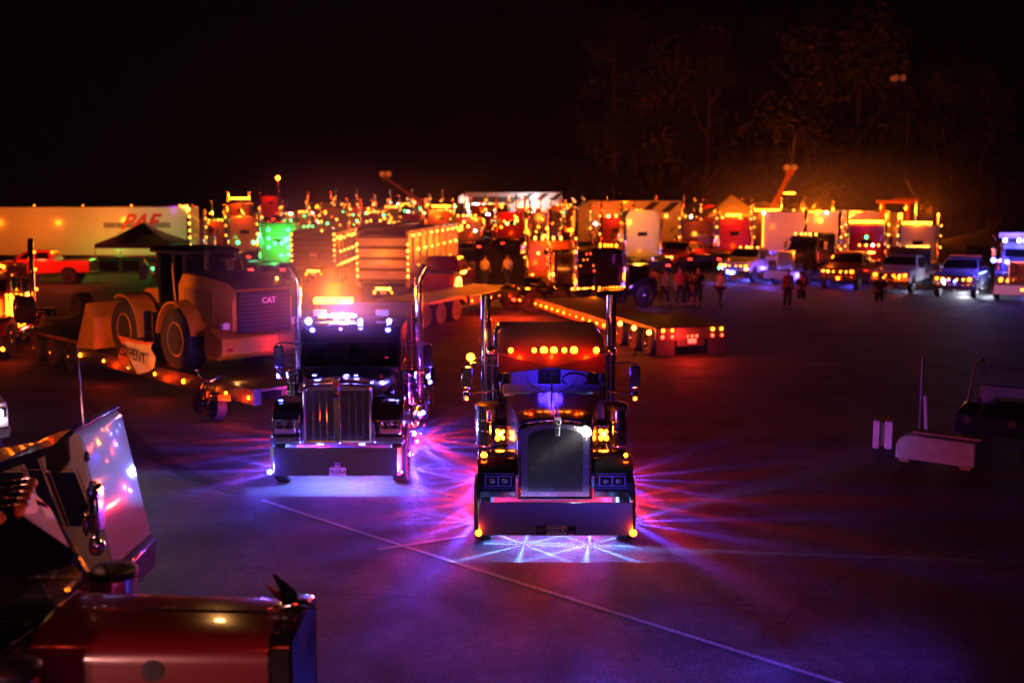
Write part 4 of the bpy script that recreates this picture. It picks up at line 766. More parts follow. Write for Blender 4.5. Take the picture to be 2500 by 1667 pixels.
# ------------------------------------------------------------------ small yellow motorcycle
def bike():
    t = thing('motorcycle', 'small yellow chopper motorcycle leaning on its stand beside the lowboy', 'motorcycle', (-7.35, 27.25, 0), R(-142))
    bm = paint('bike_yellow', (.6, .36, .02)); z = .27
    for yy, ww in ((-.62, .11), (.5, .24)):
        w_ = part('wheel', MB().lathe([(.17, -ww / 2), (.26, -ww / 2), (.28, -ww * .3), (.28, ww * .3), (.26, ww / 2), (.17, ww / 2)], (0, 0, 0), 'x', 24), RUBBER, t, (0, yy, .28))
        part('rim', MB().lathe([(.18, -ww * .4), (.18, ww * .4), (.15, ww * .3), (.05, ww * .3), (.05, -ww * .3), (.15, -ww * .3)], (0, 0, 0), 'x', 20), CHROME, w_)
    part('fork', MB().tube([(-.07, -.62, .28), (-.07, -.28, .82)], .018, 8).tube([(.07, -.62, .28), (.07, -.28, .82)], .018, 8), CHROME, t)
    part('handlebar', MB().tube([(-.36, -.08, 1.02), (-.3, -.2, 1.0), (-.08, -.27, .84), (.08, -.27, .84), (.3, -.2, 1.0), (.36, -.08, 1.02)], .016, 8), CHROME, t)
    part('frame', MB().tube([(0, -.26, .78), (0, -.15, .3), (0, .2, .22), (0, .5, .28)], .025, 8), bm, t); part('top_tube', MB().tube([(0, -.26, .78), (0, .15, .55), (0, .5, .3)], .025, 8), bm, t)
    part('fuel_tank', MB().sph((0, -.05, .7), .16, 14, 8, (.8, 1.5, .7)), bm, t)
    part('seat', MB().sph((0, .25, .6), .14, 12, 6, (.9, 1.4, .35)), BLACK, t)
    part('tail_fairing', MB().prism([(.3, .56), (.74, .66), (.84, .52), (.7, .5), (.35, .46)], 'x', -.17, .17), bm, t, bev=.03)
    part('engine', MB().box(-.13, .13, -.14, .2, .24, .48), ALU, t, bev=.03)
    part('exhaust', MB().tube([(.14, -.1, .35), (.17, .1, .2), (.17, .55, .22)], .03, 8), CHROME, t)
    part('headlamp', MB().sph((0, -.4, .78), .08, 12, 8), CHROME, t); part('mirror', MB().sph((.36, -.1, 1.1), .05, 10, 6, (1, .4, .8)), CHROME, t)
    part('kick_stand', MB().tube([(-.1, .1, .22), (-.3, .05, .02)], .012, 6), CHROME, t)
    led(t, (-.1, .62, .68), 'amber', .035, 'tail_lamp'); lampo(t, (-.5, .3, 1.0), (1, .4, .1), 5, .04)  # tail lamp and loose lamp added to brighten the motorcycle
    t.rotation_euler = (0, R(-9), R(-142)); t.location.z = .02
bike()
# ------------------------------------------------------------------ red pickup, white box trailer, canopy, cart (far left)
p = pickup(-30.9, 68.0, -85, paint('bright_red_paint', (.6, .045, .02)), 'red crew-cab pickup parked in front of the white box trailer', bed=True)
lampo(p, (3.0, 2.6, 1.9), (1, .07, .02), 420, .2); lampo(p, (3.0, 5.2, 1.7), (1, .07, .02), 260, .2)
def box_trailer():
    t = thing('box_trailer', 'long white box trailer with red slanted letters and a grey stripe', 'box trailer', (-29.5, 76.2, gz(76)), 0)
    part('body', MB().box(-9, 8.1, 0, 2.6, 1.1, 4.35), mat('trailer_white', (.74, .74, .70), .22, coat=.5), t, bev=.03)
    for k in range(15): part('side_post', lambda: MB().box(-.012, .012, -.012, 0, 1.12, 4.32), mat('trailer_white', (.74, .74, .70), .22), t, (-8.2 + k * 1.15, 0, 0), key='tpost')
    part('bottom_rail', MB().box(-9, 8.1, -.03, -.002, 1.02, 1.16), ALU, t); part('top_rail', MB().box(-9, 8.1, -.03, -.002, 4.3, 4.4), ALU, t)
    part('corner_post', MB().box(8.0, 8.16, -.05, .1, 1.1, 4.45), ALU, t)
    part('stripe', MB().box(2.5, 6.9, -.006, -.001, 2.95, 3.3), mat('stripe_grey', (.2, .2, .2), .5), t)
    text('lettering', 'PAF', 1.4, mat('letter_red', (.6, .02, .03), .4), t, (4.75, -.02, 3.3), (R(90), 0, 0), .004, shear=.5, bold=.045)
    text('lettering', 'EXCAVATION', .42, mat('letter_dark', (.06, .05, .05), .5), t, (4.75, -.02, 2.5), (R(90), 0, 0), .002)
    part('chassis', MB().box(-8.5, 8, .4, 2.2, .75, 1.1), FRAME, t)
    for xx in (-7.6, -6.2, 5.2):
        for yy in (.3,): wheel(t, xx, yy, ribs=False, key='far').rotation_euler = (0, 0, R(-90))
    part('landing_gear', MB().box(3.2, 3.4, .4, .6, .05, .8), FRAME, t)
    for k in range(7): led(t, (8.18, -.04, 1.4 + k * .46), 'warm', .06, 'post_lamp')
    for k in range(6): led(t, (-8.4 + k * 3.2, -.06, 4.42), 'dim', .05)
    for xx, zz, c, e in ((7.2, 4.2, (1, .3, .02), 90), (3.0, 3.4, A1, 330), (-1.5, 3.2, A1, 260), (-5.5, 3.2, A1, 200), (2.6, 1.5, (.05, 1, .1), 70), (5.8, 1.9, (.1, 1, .1), 60), (6.4, 4.0, (.6, .05, 1), 25)): lampo(t, (xx, -2.6, zz), c, e, .2)
box_trailer()
def canopy(x, y, w_, h0, h1, m, label, n=4, rot=0, group=None, post=True):
    t = thing('canopy_tent', label, 'canopy tent', (x, y, gz(y)), R(rot), group); a = w_ / 2
    part('roof', MB().add([(-a, -a, h0), (a, -a, h0), (a, a, h0), (-a, a, h0), (0, 0, h1), (-a, -a, h0 - .25), (a, -a, h0 - .25), (a, a, h0 - .25), (-a, a, h0 - .25), (-a * .5, -a * .5, h0 + (h1 - h0) * .42), (a * .5, -a * .5, h0 + (h1 - h0) * .42), (a * .5, a * .5, h0 + (h1 - h0) * .42), (-a * .5, a * .5, h0 + (h1 - h0) * .42)],
        [(9, 10, 4), (10, 11, 4), (11, 12, 4), (12, 9, 4), (0, 1, 10, 9), (1, 2, 11, 10), (2, 3, 12, 11), (3, 0, 9, 12), (0, 5, 6, 1), (1, 6, 7, 2), (2, 7, 8, 3), (3, 8, 5, 0)]), m, t)
    if post:
        for sx in (-1, 1):
            for sy in (-1, 1): part('leg', lambda: MB().box(-.035, .035, -.035, .035, 0, h0), ALU, t, (sx * (a - .04), sy * (a - .04), 0), key=('cleg', h0))
    return t
DARKT = mat('dark_canvas', (.014, .013, .015), .8)
c = canopy(-22.8, 71.2, 4.5, 2.25, 3.5, DARKT, 'black peaked canopy tent in front of the white box trailer')
text('lettering', 'EVENT RENTAL', .2, mat('faint_grey', (.2, .18, .18), .6), c, (.9, -1.55, 2.62), (R(62), 0, 0), .002) if False else None
lampo(c, (.6, .4, 1.7), (.04, 1, .12), 26, .1)
def cart():
    t = thing('golf_cart', 'golf cart with a red roof under the black canopy tent', 'golf cart', (-22.2, 70.6, 0), R(-60))
    part('body', MB().prism([(0, .3), (0, .75), (.5, .85), (.9, .5), (1.5, .5), (1.6, .8), (2.4, .8), (2.4, .3)], 'x', -.6, .6), WHITE, t, bev=.04)
    part('roof', MB().box(-.65, .65, .3, 2.3, 1.82, 1.9), REDP, t, bev=.03)
    for sx in (-.55, .55):
        for yy in (.45, 2.15): part('post', lambda: MB().box(-.025, .025, -.025, .025, .7, 1.83), ALU, t, (sx, yy, 0), key='cpost')
        for yy in (.4, 2.0): wheel(t, sx, yy, z=.24, r=.24, w_=.2, ribs=False, key='cart')
    part('seat', MB().box(-.55, .55, 1.5, 1.75, .8, 1.25), BLACK, t, bev=.03)
    led(t, (.4, -.03, .7), 'green', .06); led(t, (-.4, 2.45, .7), 'red', .05)
cart()
for i, (x, y, r) in enumerate(((-21.3, 69.0, 40), (-20.6, 69.6, -60), (-19.4, 68.3, 150))):
    person(x, y, r, ('person in a dark top standing at the corner of the black canopy tent', 'person in a grey shirt standing between the canopy tent and the loader', 'person in a dark jacket standing just behind the loader cab')[i], (mat('cloth_black', (.02, .02, .025), .8), mat('cloth_grey', (.25, .24, .24), .8), mat('cloth_black', (.02, .02, .025), .8))[i], mat('denim', (.04, .05, .09), .8), i, group='people around the canopy tent')
# ------------------------------------------------------------------ dump trailers
def dump(x, y, rot, m, label, L0=12.5, zt=3.5, lit=True):
    t = thing('dump_trailer', label, 'dump trailer', (x, y, 0), R(rot)); zb = 1.15
    # local -y is the front, rear face at y = 0 (facing +y)
    part('body', MB().prism([(-L0, zb), (-L0, zt), (0, zt), (0, zb)], 'x', -1.22, -1.14).prism([(-L0, zb), (-L0, zt), (0, zt), (0, zb)], 'x', 1.14, 1.22).box(-1.14, 1.14, -L0, -L0 + .08, zb, zt).box(-1.14, 1.14, -L0, 0, zb, zb + .1), m, t)
    part('tailgate', MB().box(-1.2, 1.2, .01, .09, zb, zt - .12), m, t)
    for k in range(5): part('tailgate_rib', lambda: MB().box(-1.18, 1.18, .09, .2, -.07, .07), mat('rib_shade_dark', (.09, .05, .05), .5), t, (0, 0, zb + .1 + k * (zt - zb - .3) / 4), key='drib', bev=0)  # ribs coloured dark to stand for their shade
    part('top_rail', MB().box(-1.28, -1.12, -L0, .1, zt, zt + .1).box(1.12, 1.28, -L0, .1, zt, zt + .1), ALU, t)
    part('tarp', MB().cyl((1.2, -L0, zt + .16), (1.2, -.2, zt + .16), .09, n=10), BLACK, t)
    for s in (-1, 1):
        part('corner_post', lambda: MB().box(-.08, .08, -.02, .18, zb - .2, zt + .05), m, t, (s * 1.2, 0, 0), key=('dpost', zt))
        for k in range(8): part('side_rib', lambda: MB().box(-.05, .05, -.05, .05, zb, zt), m, t, (s * 1.25, -.9 - k * (L0 - 1.4) / 7, 0), key=('dsrib', zt))
        part('bottom_rail', lambda: MB().box(-.06, .06, -L0, 0, zb - .1, zb + .06), ALU, t, (s * 1.24, 0, 0), key=('dbr', L0))
        for yy in (-1.6, -3.0, -4.6): wheel(t, s * 1.02, yy, ribs=False, w_=.5, key='fardual', rimm=mat('rim_white', (.6, .58, .55), .3, .5))
        part('mud_flap', lambda: MB().box(-.3, .3, .0, .02, .2, .9), RUBBER, t, (s * .9, -.3, 0), key='dflap')
        part('fender', lambda: MB().box(-.3, .3, -5.3, -.9, 1.06, 1.1), BLACK, t, (s * 1.0, 0, 0), key='dfend')
    part('chassis', MB().box(-.5, .5, -L0, -.2, .75, 1.05), FRAME, t)
    part('rear_bar', MB().box(-1.2, 1.2, -.05, .1, .75, .92), FRAME, t)
    part('plate_holder', MB().box(-.4, .4, .1, .12, .55, .85), BLACK, t); part('licence_plate', MB().box(-.16, .16, .12, .13, .6, .76), WHITE, t)
    for dx in (-.3, -.15, 0, .15, .3): led(t, (dx, .16, .86), 'warm', .055, 'tail_lamp')
    for dx in (-.42, .42): led(t, (dx, .16, .68), 'amber', .05, 'tail_lamp')
    part('placard', MB().box(-.22, .22, .165, .17, 1.5, 2.0), mat('placard', (.5, .4, .38), .5), t)
    if lit:
        for s in (-1, 1):
            for k in range(9):
                led(t, (s * 1.33, -.5 - k * 1.4, zt - .15), 'warm', .05); led(t, (s * 1.33, -.5 - k * 1.4, zb + .0), 'warm', .05)
                if k < 7 and s * (1 if rot < 181 else -1) < 0 or k < 7: led(t, (s * 1.33, -1.6 - k * 1.6, zb + (1.5 if k % 1 == 0 else 1)), 'warm', .05)
                if k < 6: led(t, (s * 1.33, -1.6 - k * 1.6, zb + .75), 'warm', .05)
            for k in range(6): led(t, (s * 1.22, .2, zb + .3 + k * .3), 'warm', .04)
    return t
TRW = mat('dump_silver', (.6, .59, .56), .38, .3, var=.12, vscale=2)
d2 = dump(-6.05, 54.0, 172, TRW, 'silver dump trailer with rows of amber lamps along its ribbed side')
d1 = dump(-11.4, 66.0, 180, mat('dump_dark', (.12, .1, .1), .4, .2), 'dark dump trailer with a plain rear gate, behind the amber-lit cab bar', zt=2.9, L0=12)
lampo(d2, (-3.6, -5, 2.6), A1, 750, .25); lampo(d2, (-3.4, -10.5, 2.6), A1, 520, .25); lampo(d2, (-2.2, -2.5, .6), AL, 70, .1); lampo(d2, (.6, 2.6, 2.2), (1, .19, .008), 260, .2)
lampo(d1, (-2.6, -5, 2.4), A1, 420, .2)
# ------------------------------------------------------------------ middle lowboys
l2 = lowboy('empty lowboy trailer with a timber deck and chrome wheels, behind the amber light bar', -.6, 54.9, 156, 6.0, (7.0, 8.4, 9.7), zd=.95, rear=False, gap=.9, wid=1.25)
for k in (1, 3, 5): lampo(l2, (-2.0, k * 1.1, .7), AL, 420, .05)
lampo(l2, (.5, 3, 2.0), A1, 160, .1)
l3 = lowboy('black lowboy trailer with its lit tail end and mud flaps facing the camera', 2.3, 49.9, 196, 8.8, (9.6, 10.9, 12.2), zd=.8, rear=True, gap=.8)
for k in (0, 2, 4, 6, 8): lampo(l3, (2.1, .4 + k, .8), AL, 520, .05); lampo(l3, (-1.75, .4 + k, .5), AL, 60, .05)
for k in (9.6, 10.9, 12.2): led(l3, (1.4, k + .6, .85), 'warm', .08); lampo(l3, (1.7, k + .6, .8), A1, 16, .05)
lampo(l3, (.3, 13.7, .75), RL, 260, .06)
# ------------------------------------------------------------------ rows of tractors in the middle and far lot
P = {k: paint('paint_' + k, v) for k, v in dict(orange=(.55, .16, .03), cream=(.42, .3, .16), red=(.42, .02, .015), dark=(.015, .015, .018), brown=(.16, .06, .04), green=(.12, .35, .12), pink=(.42, .14, .1), white=(.72, .72, .7), maroon=(.1, .008, .012), grey=(.2, .2, .21)).items()}
def away(u, Y, m, label, rot=180, sl=1.5, **k):
    x = (u - 1250) / 2800 * (Y * 1.0); a = R(rot); d = 3.7 + sl
    return gtruck(x + math.sin(a) * d, Y - math.cos(a) * d, rot, m, label, sl=sl, **k)
grn = [(-.62, 2.95, 'green', .09), (.62, 2.95, 'green', .09), (-.62, 2.4, 'green', .09), (.62, 2.4, 'green', .09), (-.22, 2.1, 'green', .09), (.22, 2.1, 'green', .09), (-.62, 1.85, 'green', .09), (.62, 1.85, 'green', .09), (-.6, 1.4, 'green', .08), (-.15, 1.35, 'green', .08)]
t = away(682, 72, P['green'], 'semi truck with a green-lit sleeper back studded with round lamps', rot=178, sl=1.6, h=3.4, back=grn, roof='green', stk=4.1, trim='warm')
lampo(t, (-.3, 5.9, 2.3), (.04, 1, .16), 300, .15); lampo(t, (1.9, 5.3, 2.2), (.06, 1, .3), 260, .15); lampo(t, (0, 6.6, 1.2), (.05, 1, .12), 60, .15)
away(742, 76, P['grey'], 'grey day-cab semi truck just right of the green-lit sleeper', rot=176, sl=.1, stk=3.6, trim='warm', roof='green', lamp=120, lampc=(.5, 1, .1))
away(600, 82, P['pink'], 'pale semi truck with two chrome stacks left of the green-lit sleeper', sl=1.4, h=3.3, stk=4.1, trim='warm', lamp=420, lampc=A1, back=[(.5, 1.5, 'green', .1), (-.6, 1.5, 'green', .1)])
away(560, 88, P['green'], 'pale green semi truck between tall lit stacks, behind the loader cab', sl=1.4, stk=4.3, trim='warm', lamp=300, lampc=(.8, .9, .05), roof='warm')
away(515, 84, P['orange'], 'orange semi truck with a short sleeper behind the loader cab', sl=1.2, stk=4.2, trim='warm', lamp=420, lampc=A1, roof='warm')
away(463, 80, P['maroon'], 'dark red semi truck beside the end of the white box trailer', sl=1.3, h=3.3, stk=3.9, trim='warm', lamp=300, lampc=A1, back=[(-.4, 1.7, 'white', .1)])
away(589, 122, P['orange'], 'far semi truck carrying a long bright amber light bar high on its cab', sl=1.3, bar=(1.05, 3.5, 4.8), stk=4.2, trim=None, lamp=500, lampc=A1)
away(664, 138, P['red'], 'farthest red semi truck with a row of amber roof lamps above the green-lit sleeper', sl=1.4, tall=3.3, roof='warm', stk=3.9, trim=None, lamp=400)
rows = [(724, 100, 'grey', 0), (784, 114, 'dark', 1), (820, 100, 'brown', 0), (848, 126, 'dark', 1), (880, 108, 'red', 0), (915, 100, 'brown', 0), (948, 112, 'grey', 0), (982, 122, 'dark', 1), (1024, 128, 'grey', 0), (1108, 120, 'dark', 1), (1140, 92, 'cream', 0), (1180, 108, 'maroon', 0),
        (1215, 122, 'dark', 0), (1246, 96, 'red', 1), (1290, 112, 'orange', 0), (1330, 92, 'brown', 1), (1372, 118, 'cream', 0), (1412, 98, 'maroon', 0), (1452, 112, 'dark', 1), (1480, 92, 'pink', 0), (1632, 96, 'dark', 1), (1664, 112, 'grey', 0), (1740, 108, 'red', 0), (1835, 112, 'dark', 0), (1945, 112, 'grey', 0)]
random.seed(3)
ORD = ('first', 'second', 'third', 'fourth', 'fifth', 'sixth', 'seventh', 'eighth', 'ninth', 'tenth')
MARKS = ((830, 'above the dark dump trailer'), (1010, 'above the silver dump trailer gate'), (1125, 'above the dump trailer lit side'), (1260, 'above the maroon pickup'), (1390, 'behind the bright orange semi truck'), (1500, 'above the black side-on semi truck'), (1720, 'right of the white rounded sleeper'), (9999, 'behind the right-hand light bars'))
CNT = {}
def back_label(i, u, c):
    m = next(m for lim, m in MARKS if u < lim); CNT[m] = CNT.get(m, -1) + 1
    return f'{c} back-row semi truck, {ORD[CNT[m]]} from left {m}'
for i, (u, Y, c, hi) in enumerate(rows):
    away(u, Y, P[c], back_label(i, u, c), group='semi trucks in the back rows', rot=180 + random.uniform(-7, 7), sl=random.choice((.6, 1.2, 1.5)), h=random.choice((2.9, 3.1, 3.3)), stk=4.0 + .35 * hi + random.uniform(-.15, .2), trim='warm', roof='warm', lamp=random.choice((120, 260, 420)), lampc=AL if i % 3 else A1, side=False,
         back=[(random.uniform(-.9, .9), random.uniform(1.3, 3.0), random.choice(('warm', 'warm', 'amber', 'warm', 'green', 'white')), random.uniform(.05, .09)) for _ in range(10)])
away(1075, 104, P['orange'], 'semi truck under a very bright amber beacon bar behind the silver dump trailer', sl=1.2, bar=(.7, 3.3, 4.4), stk=4.0, trim='warm', lamp=700, lampc=A1, roof='warm')
away(1342, 60, P['orange'], 'bright orange semi truck with a small rear window and chrome stacks', sl=1.5, h=2.85, stk=4.1, trim='warm', lamp=620, lampc=A1, roof='warm', fend=BLACKP, tail='amber', back=[(.9, 1.0, 'warm', .1), (-.2, 1.1, 'warm', .07), (.6, 2.2, 'warm', .05)])
t = gtruck(6.6, 55.2, 118, BLACKP, 'black semi truck seen from its right side with tall chrome stacks', sl=1.0, h=2.7, stk=4.6, trim='warm', lamp=160, lampc=A1, fend=BLACKP, hero=True, frontfill=140)
part('side_panel', MB().box(-1.1, -1.085, 3.8, 4.65, 1.0, 1.7), CHROME, t)
for k in range(7): led(t, (-1.11, 3.8 + (k * .37) % .9, 1.8 + (k * .53) % .8), ('red', 'dim', 'dim')[k % 3], .03)
for k in range(8): led(t, (-1.1, 3.85 + k * .16, 1.02), 'warm', .045); led(t, (-1.0, 2.1 + k * .19, 1.0), 'amber', .04)
lampo(t, (-2.2, 4.6, 1.3), A1, 130, .1); lampo(t, (-1.8, 1.5, 1.0), (.4, .1, 1), 40, .1)
t = away(1567, 75, P['white'], 'white semi truck with a tall rounded sleeper and a small rear window', rot=186, sl=1.7, tall=4.05, roof='warm', stk=3.4, trim=None, lamp=220, lampc=A1)
lampo(t, (.5, 7.6, 3.2), (1, .3, .015), 280, .2)
away(1505, 84, P['pink'], 'pale red semi truck half hidden left of the white rounded sleeper', rot=184, sl=1.2, h=3.2, stk=4.3, trim='warm', lamp=420, lampc=AL)
away(1701, 80, P['brown'], 'brown semi truck with a flat sleeper back right of the white rounded sleeper', sl=1.4, h=3.1, stk=4.0, trim='warm', lamp=260, lampc=A1)
away(1792, 80, P['red'], 'red semi truck with a dark rear window behind the white pickup', sl=1.5, h=3.25, stk=3.9, trim='warm', lamp=520, lampc=AL, bar=(.5, 3.5, 4.6))
# right hand block with light bars
t = away(1990, 86, P['orange'], 'orange semi truck under the widest amber light bar, behind the dark long-nosed truck', sl=1.5, h=3.2, bar=(1.25, 3.35, 4.9), stk=4.3, trim='warm', lamp=130, lampc=A1)
t = away(2112, 71, P['red'], 'red semi truck with a lit sleeper back and a double amber light bar', rot=176, sl=1.5, h=3.3, bar=(1.0, 3.48, 4.9), stk=4.2, trim='warm', lamp=130, lampc=AL, roof='warm', back=[(-.75, 2.05, 'warm', .06), (-.4, 2.05, 'white', .06), (0, 2.05, 'warm', .06), (.4, 2.05, 'warm', .06), (-.5, 1.6, 'warm', .06), (-.35, 1.6, 'warm', .06), (-.2, 1.6, 'warm', .06), (0, 2.55, 'green', .09)])
t = away(2238, 70, P['white'], 'white semi truck with six lamps across its sleeper back and an amber light bar', rot=178, sl=1.5, h=3.3, bar=(.85, 3.45, 4.9), stk=4.1, trim='warm', lamp=140, lampc=A1, roof=None, back=[(-.6 + .24 * k, 2.0, 'warm', .07) for k in range(6)])
away(1868, 92, P['cream'], 'cream semi truck crowned with a cluster of bright amber beacons', sl=1.4, h=3.2, bar=(1.1, 3.4, 4.6), stk=4.4, trim='warm', lamp=140, lampc=A1, roof='warm')
away(1925, 98, P['dark'], 'dark semi truck with an amber beacon raised on a mast', sl=1.4, h=3.1, bar=(.45, 4.6, 4.6), stk=4.3, trim='warm', lamp=130, lampc=A1, roof='warm')
# long white wall of a van trailer lit orange, right of centre
t = thing('box_trailer', 'orange-lit white box trailer behind the white pickup', 'box trailer', (17.3, 79.5, gz(79)), R(-4))
part('body', MB().box(0, 9.5, 0, 2.5, 1.1, 3.9), WHITE, t, bev=.03); part('top_rail', MB().box(0, 9.5, -.03, -.003, 3.85, 3.95), ALU, t); part('bottom_rail', MB().box(0, 9.5, -.03, -.003, 1.02, 1.15), ALU, t)
part('chassis', MB().box(.2, 9.3, .4, 2.1, .7, 1.1), FRAME, t)
for k in range(8): part('side_post', lambda: MB().box(-.012, .012, -.012, 0, 1.12, 3.84), WHITE, t, (.6 + k * 1.2, 0, 0), key='tpost2')
for xx in (1.0, 8.0): wheel(t, xx, .3, ribs=False, key='far').rotation_euler = (0, 0, R(-90))
part('post_lamp_strip', MB().box(-.02, .06, -.06, -.031, 1.2, 3.8), EM['dim'], t)
led(t, (3.9, -.08, 3.3), 'bigamber', .12); lampo(t, (3.9, -1.6, 3.3), A1, 130, .2); lampo(t, (1.0, -2.2, 2.8), A1, 70, .2); led(t, (.0, -.1, 3.8), 'white', .06); led(t, (4.3, -.1, 3.85), 'white', .06)
# ------------------------------------------------------------------ right foreground row: pickups and long-nosed trucks facing left
FR = [(-.5, 1.0, 'warm', .05), (-.2, 1.0, 'amber', .04), (.2, 1.0, 'amber', .04), (.5, 1.0, 'warm', .05), (-.78, 1.02, 'amber', .06), (.78, 1.02, 'amber', .06)]
p = pickup(13.2, 68.4, -32, P['white'], 'white pickup with amber roof lamps and blue lamps in its front bumper', rooflamps=1, light='warm', front=FR + [(-.28, .62, 'blue', .11), (.05, .62, 'blue', .1), (.85, .85, 'warm', .07), (-.85, .85, 'green', .05)])
lampo(p, (-.3, -.8, .5), (.1, .1, 1), 260, .1); lampo(p, (.0, 2.6, .3), (.12, .1, 1), 220, .05); lampo(p, (1.8, 1.5, .3), (.12, .1, 1), 90, .05)
p = pickup(9.9, 76.5, -42, P['red'], 'red pickup with a long row of amber lamps across its nose', front=[(-.9 + .12 * k, 1.0, 'warm', .055) for k in range(16)]); lampo(p, (0, -1.2, .8), AL, 90, .1)
t = gtruck(15.6, 66.4, -48, P['dark'], 'dark long-nosed semi truck with a tall barred chrome grille facing left', hero=True, sl=.2, stk=4.2, trim='warm', roof='warm', fend=BLACKP, frontfill=320, lampc=A1)
lampo(t, (0, 2.5, .35), (.1, .07, 1), 200, .05); lampo(t, (2.2, 1.5, 2.4), A1, 120, .1)
lampo(t, (.2, -1.6, .5), (.1, .06, 1), 160, .05); lampo(t, (-2.5, 6, .5), (.1, .05, 1), 200, .05)
p = pickup(18.0, 63.4, -30, paint('deep_red_paint', (.16, .012, .014)), 'dark red crew-cab pickup between the long-nosed truck and the white work truck', front=FR, rooflamps=0); lampo(p, (-.1, -.8, .6), AL, 40, .08); lampo(p, (0, 3, .35), (.1, .07, 1), 150, .05)
p = pickup(20.0, 60.6, -33, P['white'], 'white work truck with chrome wheels, a headboard and a grille full of amber lamps', front=FR + [(-.3, .88, 'amber', .04), (.3, .88, 'amber', .04)], bed=False)
part('headboard', MB().box(-1.1, 1.1, 4.0, 4.06, 1.3, 2.25).box(-1.1, 1.1, 3.96, 4.1, 2.25, 2.33), FRAME, p)
part('flat_bed', MB().box(-1.15, 1.15, 4.05, 6.3, 1.36, 1.45), FRAME, p, bev=.01)
lampo(p, (1.9, 2.0, 1.6), (.5, .4, 1), 40, .1); lampo(p, (.3, -.7, .8), AL, 40, .08); lampo(p, (.5, 2.4, .3), (.6, .6, 1), 90, .05)
p = pickup(22.3, 57.9, -31, paint('blue_silver_paint', (.34, .36, .5), .25, .3), 'blue-lit silver pickup beside the long-nosed truck at the right frame edge', front=FR + [(-.45, .9, 'white', .07), (.1, .9, 'blue', .06), (-.2, .95, 'purple', .05)], rooflamps=0)
for k in range(6): led(p, (1.02, 1.7 + k * .38, 1.22), 'blue', .03)
part('roof_rack_bar', MB().box(-.8, .8, 3.3, 3.36, 2.0, 2.06), ALU, p)
lampo(p, (2.2, 1.6, 1.9), (.2, .14, 1), 120, .1); lampo(p, (1.8, 3.6, .9), (.15, .1, 1), 90, .1); lampo(p, (.3, 1.8, .3), (.8, .82, 1), 200, .05); lampo(p, (-.2, 4.4, .3), (.8, .82, 1), 160, .05); lampo(p, (1.3, 2.6, .25), (.95, .96, 1), 120, .03)
t = gtruck(25.0, 56.3, -25, paint('blue_paint', (.12, .14, .4)), 'blue-lit long-nosed truck at the right frame edge with a big blue roof board', hero=True, sl=.3, stk=3.4, trim=None, roof=None, nstk=1, face=[(-.9, 1.05, 'amber', .06), (-.6, 1.02, 'amber', .05), (.1, .6, 'amber', .06), (.3, .6, 'amber', .06), (.75, 1.05, 'amber', .05)])
part('roof_board', MB().prism([(1.7, 3.05), (1.5, 3.35), (3.4, 3.5), (3.4, 3.05)], 'x', -1.15, 1.15), P['white'], t, bev=.03)
for xx in (-.85, -.2, .1, .5): led(t, (xx, 1.9, 2.93), 'bluebar', .09, 'roof_lamp')
led(t, (-1.36, 2.2, 1.9), 'blue', .12)
part('antenna', MB().tube([(-1.3, 2.2, 2.9), (-1.75, 2.2, 3.8)], [.03, .015], 6), CHROME, t)
lampo(t, (-.4, .9, 3.1), (.12, .08, 1), 160, .1); lampo(t, (-1.9, 1.0, 1.9), (.12, .08, 1), 130, .1); lampo(t, (.2, 2.5, .3), (.2, .16, 1), 50, .05); lampo(t, (1.5, .8, 2.3), (.12, .08, 1), 160, .1)
# maroon pickup rear with a lit wheel arch, centre
p = pickup(-2.9, 59.2 - 6.0 + 6.6, 172, P['maroon'], 'maroon pickup seen from behind with a string of amber lamps round its wheel arch')
p.scale = (1.0, 1.0, 1.15)
for k in range(9): a = R(20 + k * 17); led(p, (-1.04, 4.75 + .62 * math.cos(a), .5 + .62 * math.sin(a)), 'warm', .05)
for k in range(7): led(p, (-1.03, 3.9 - k * .16, 1.28), 'warm', .045)
lampo(p, (-2.4, 3.5, 1.6), A1, 160, .1); lampo(p, (.3, 7.6, 1.4), (1, .06, .02), 60, .1)
# ------------------------------------------------------------------ people
CB = mat('cloth_black', (.02, .02, .025), .8); CR = mat('cloth_red', (.4, .05, .05), .8); CO = mat('cloth_tan', (.5, .3, .16), .8); CN = mat('cloth_navy', (.03, .035, .1), .8); DN = mat('denim', (.04, .05, .09), .8); CG = mat('cloth_grey', (.25, .24, .24), .8); CL = mat('cloth_light', (.55, .5, .45), .8)
for a in (
    (7.32, 54.7, 60, 'person in a tan shirt walking at the left end of the group', CO, DN, 0, 1.72, False),
    (7.95, 54.2, 10, 'tall person in a red shirt with folded dark bag in the middle of the group', CR, DN, 2, 1.86, False),
    (8.35, 54.5, -10, 'person in black just behind the tall person in red', CB, CB, 1, 1.66, False),
    (8.6, 54.0, 35, 'person in a navy top and shorts right of the tall person in red', CN, CN, 0, 1.6, True),
    (8.95, 54.9, 0, 'person in a dark jacket at the right end of the group', CN, DN, 3, 1.8, False),
    (9.9, 54.4, 120, 'person in light clothes walking alone before the blue lamps of the white pickup', CL, DN, 2, 1.74, False),
    (12.75, 52.9, 20, 'person in a red shirt standing left in the pair before the long-nosed truck', CR, DN, 3, 1.88, False),
    (13.3, 52.5, -25, 'person in a dark shirt and cap standing right in the pair before the long-nosed truck', CB, CB, 1, 1.76, True),
    (16.4, 51.0, 170, 'person in dark clothes standing alone before the white work truck', CB, CB, 0, 1.8, True)):
    person(*a)
person(-1.55, 66.0, 150, 'person in a pale shirt standing left behind the maroon pickup', CL, DN, 3, 1.75, group='people behind the maroon pickup'); person(-.25, 66.2, -150, 'person in a pale hooded top standing right behind the maroon pickup', CL, DN, 1, 1.78, group='people behind the maroon pickup')
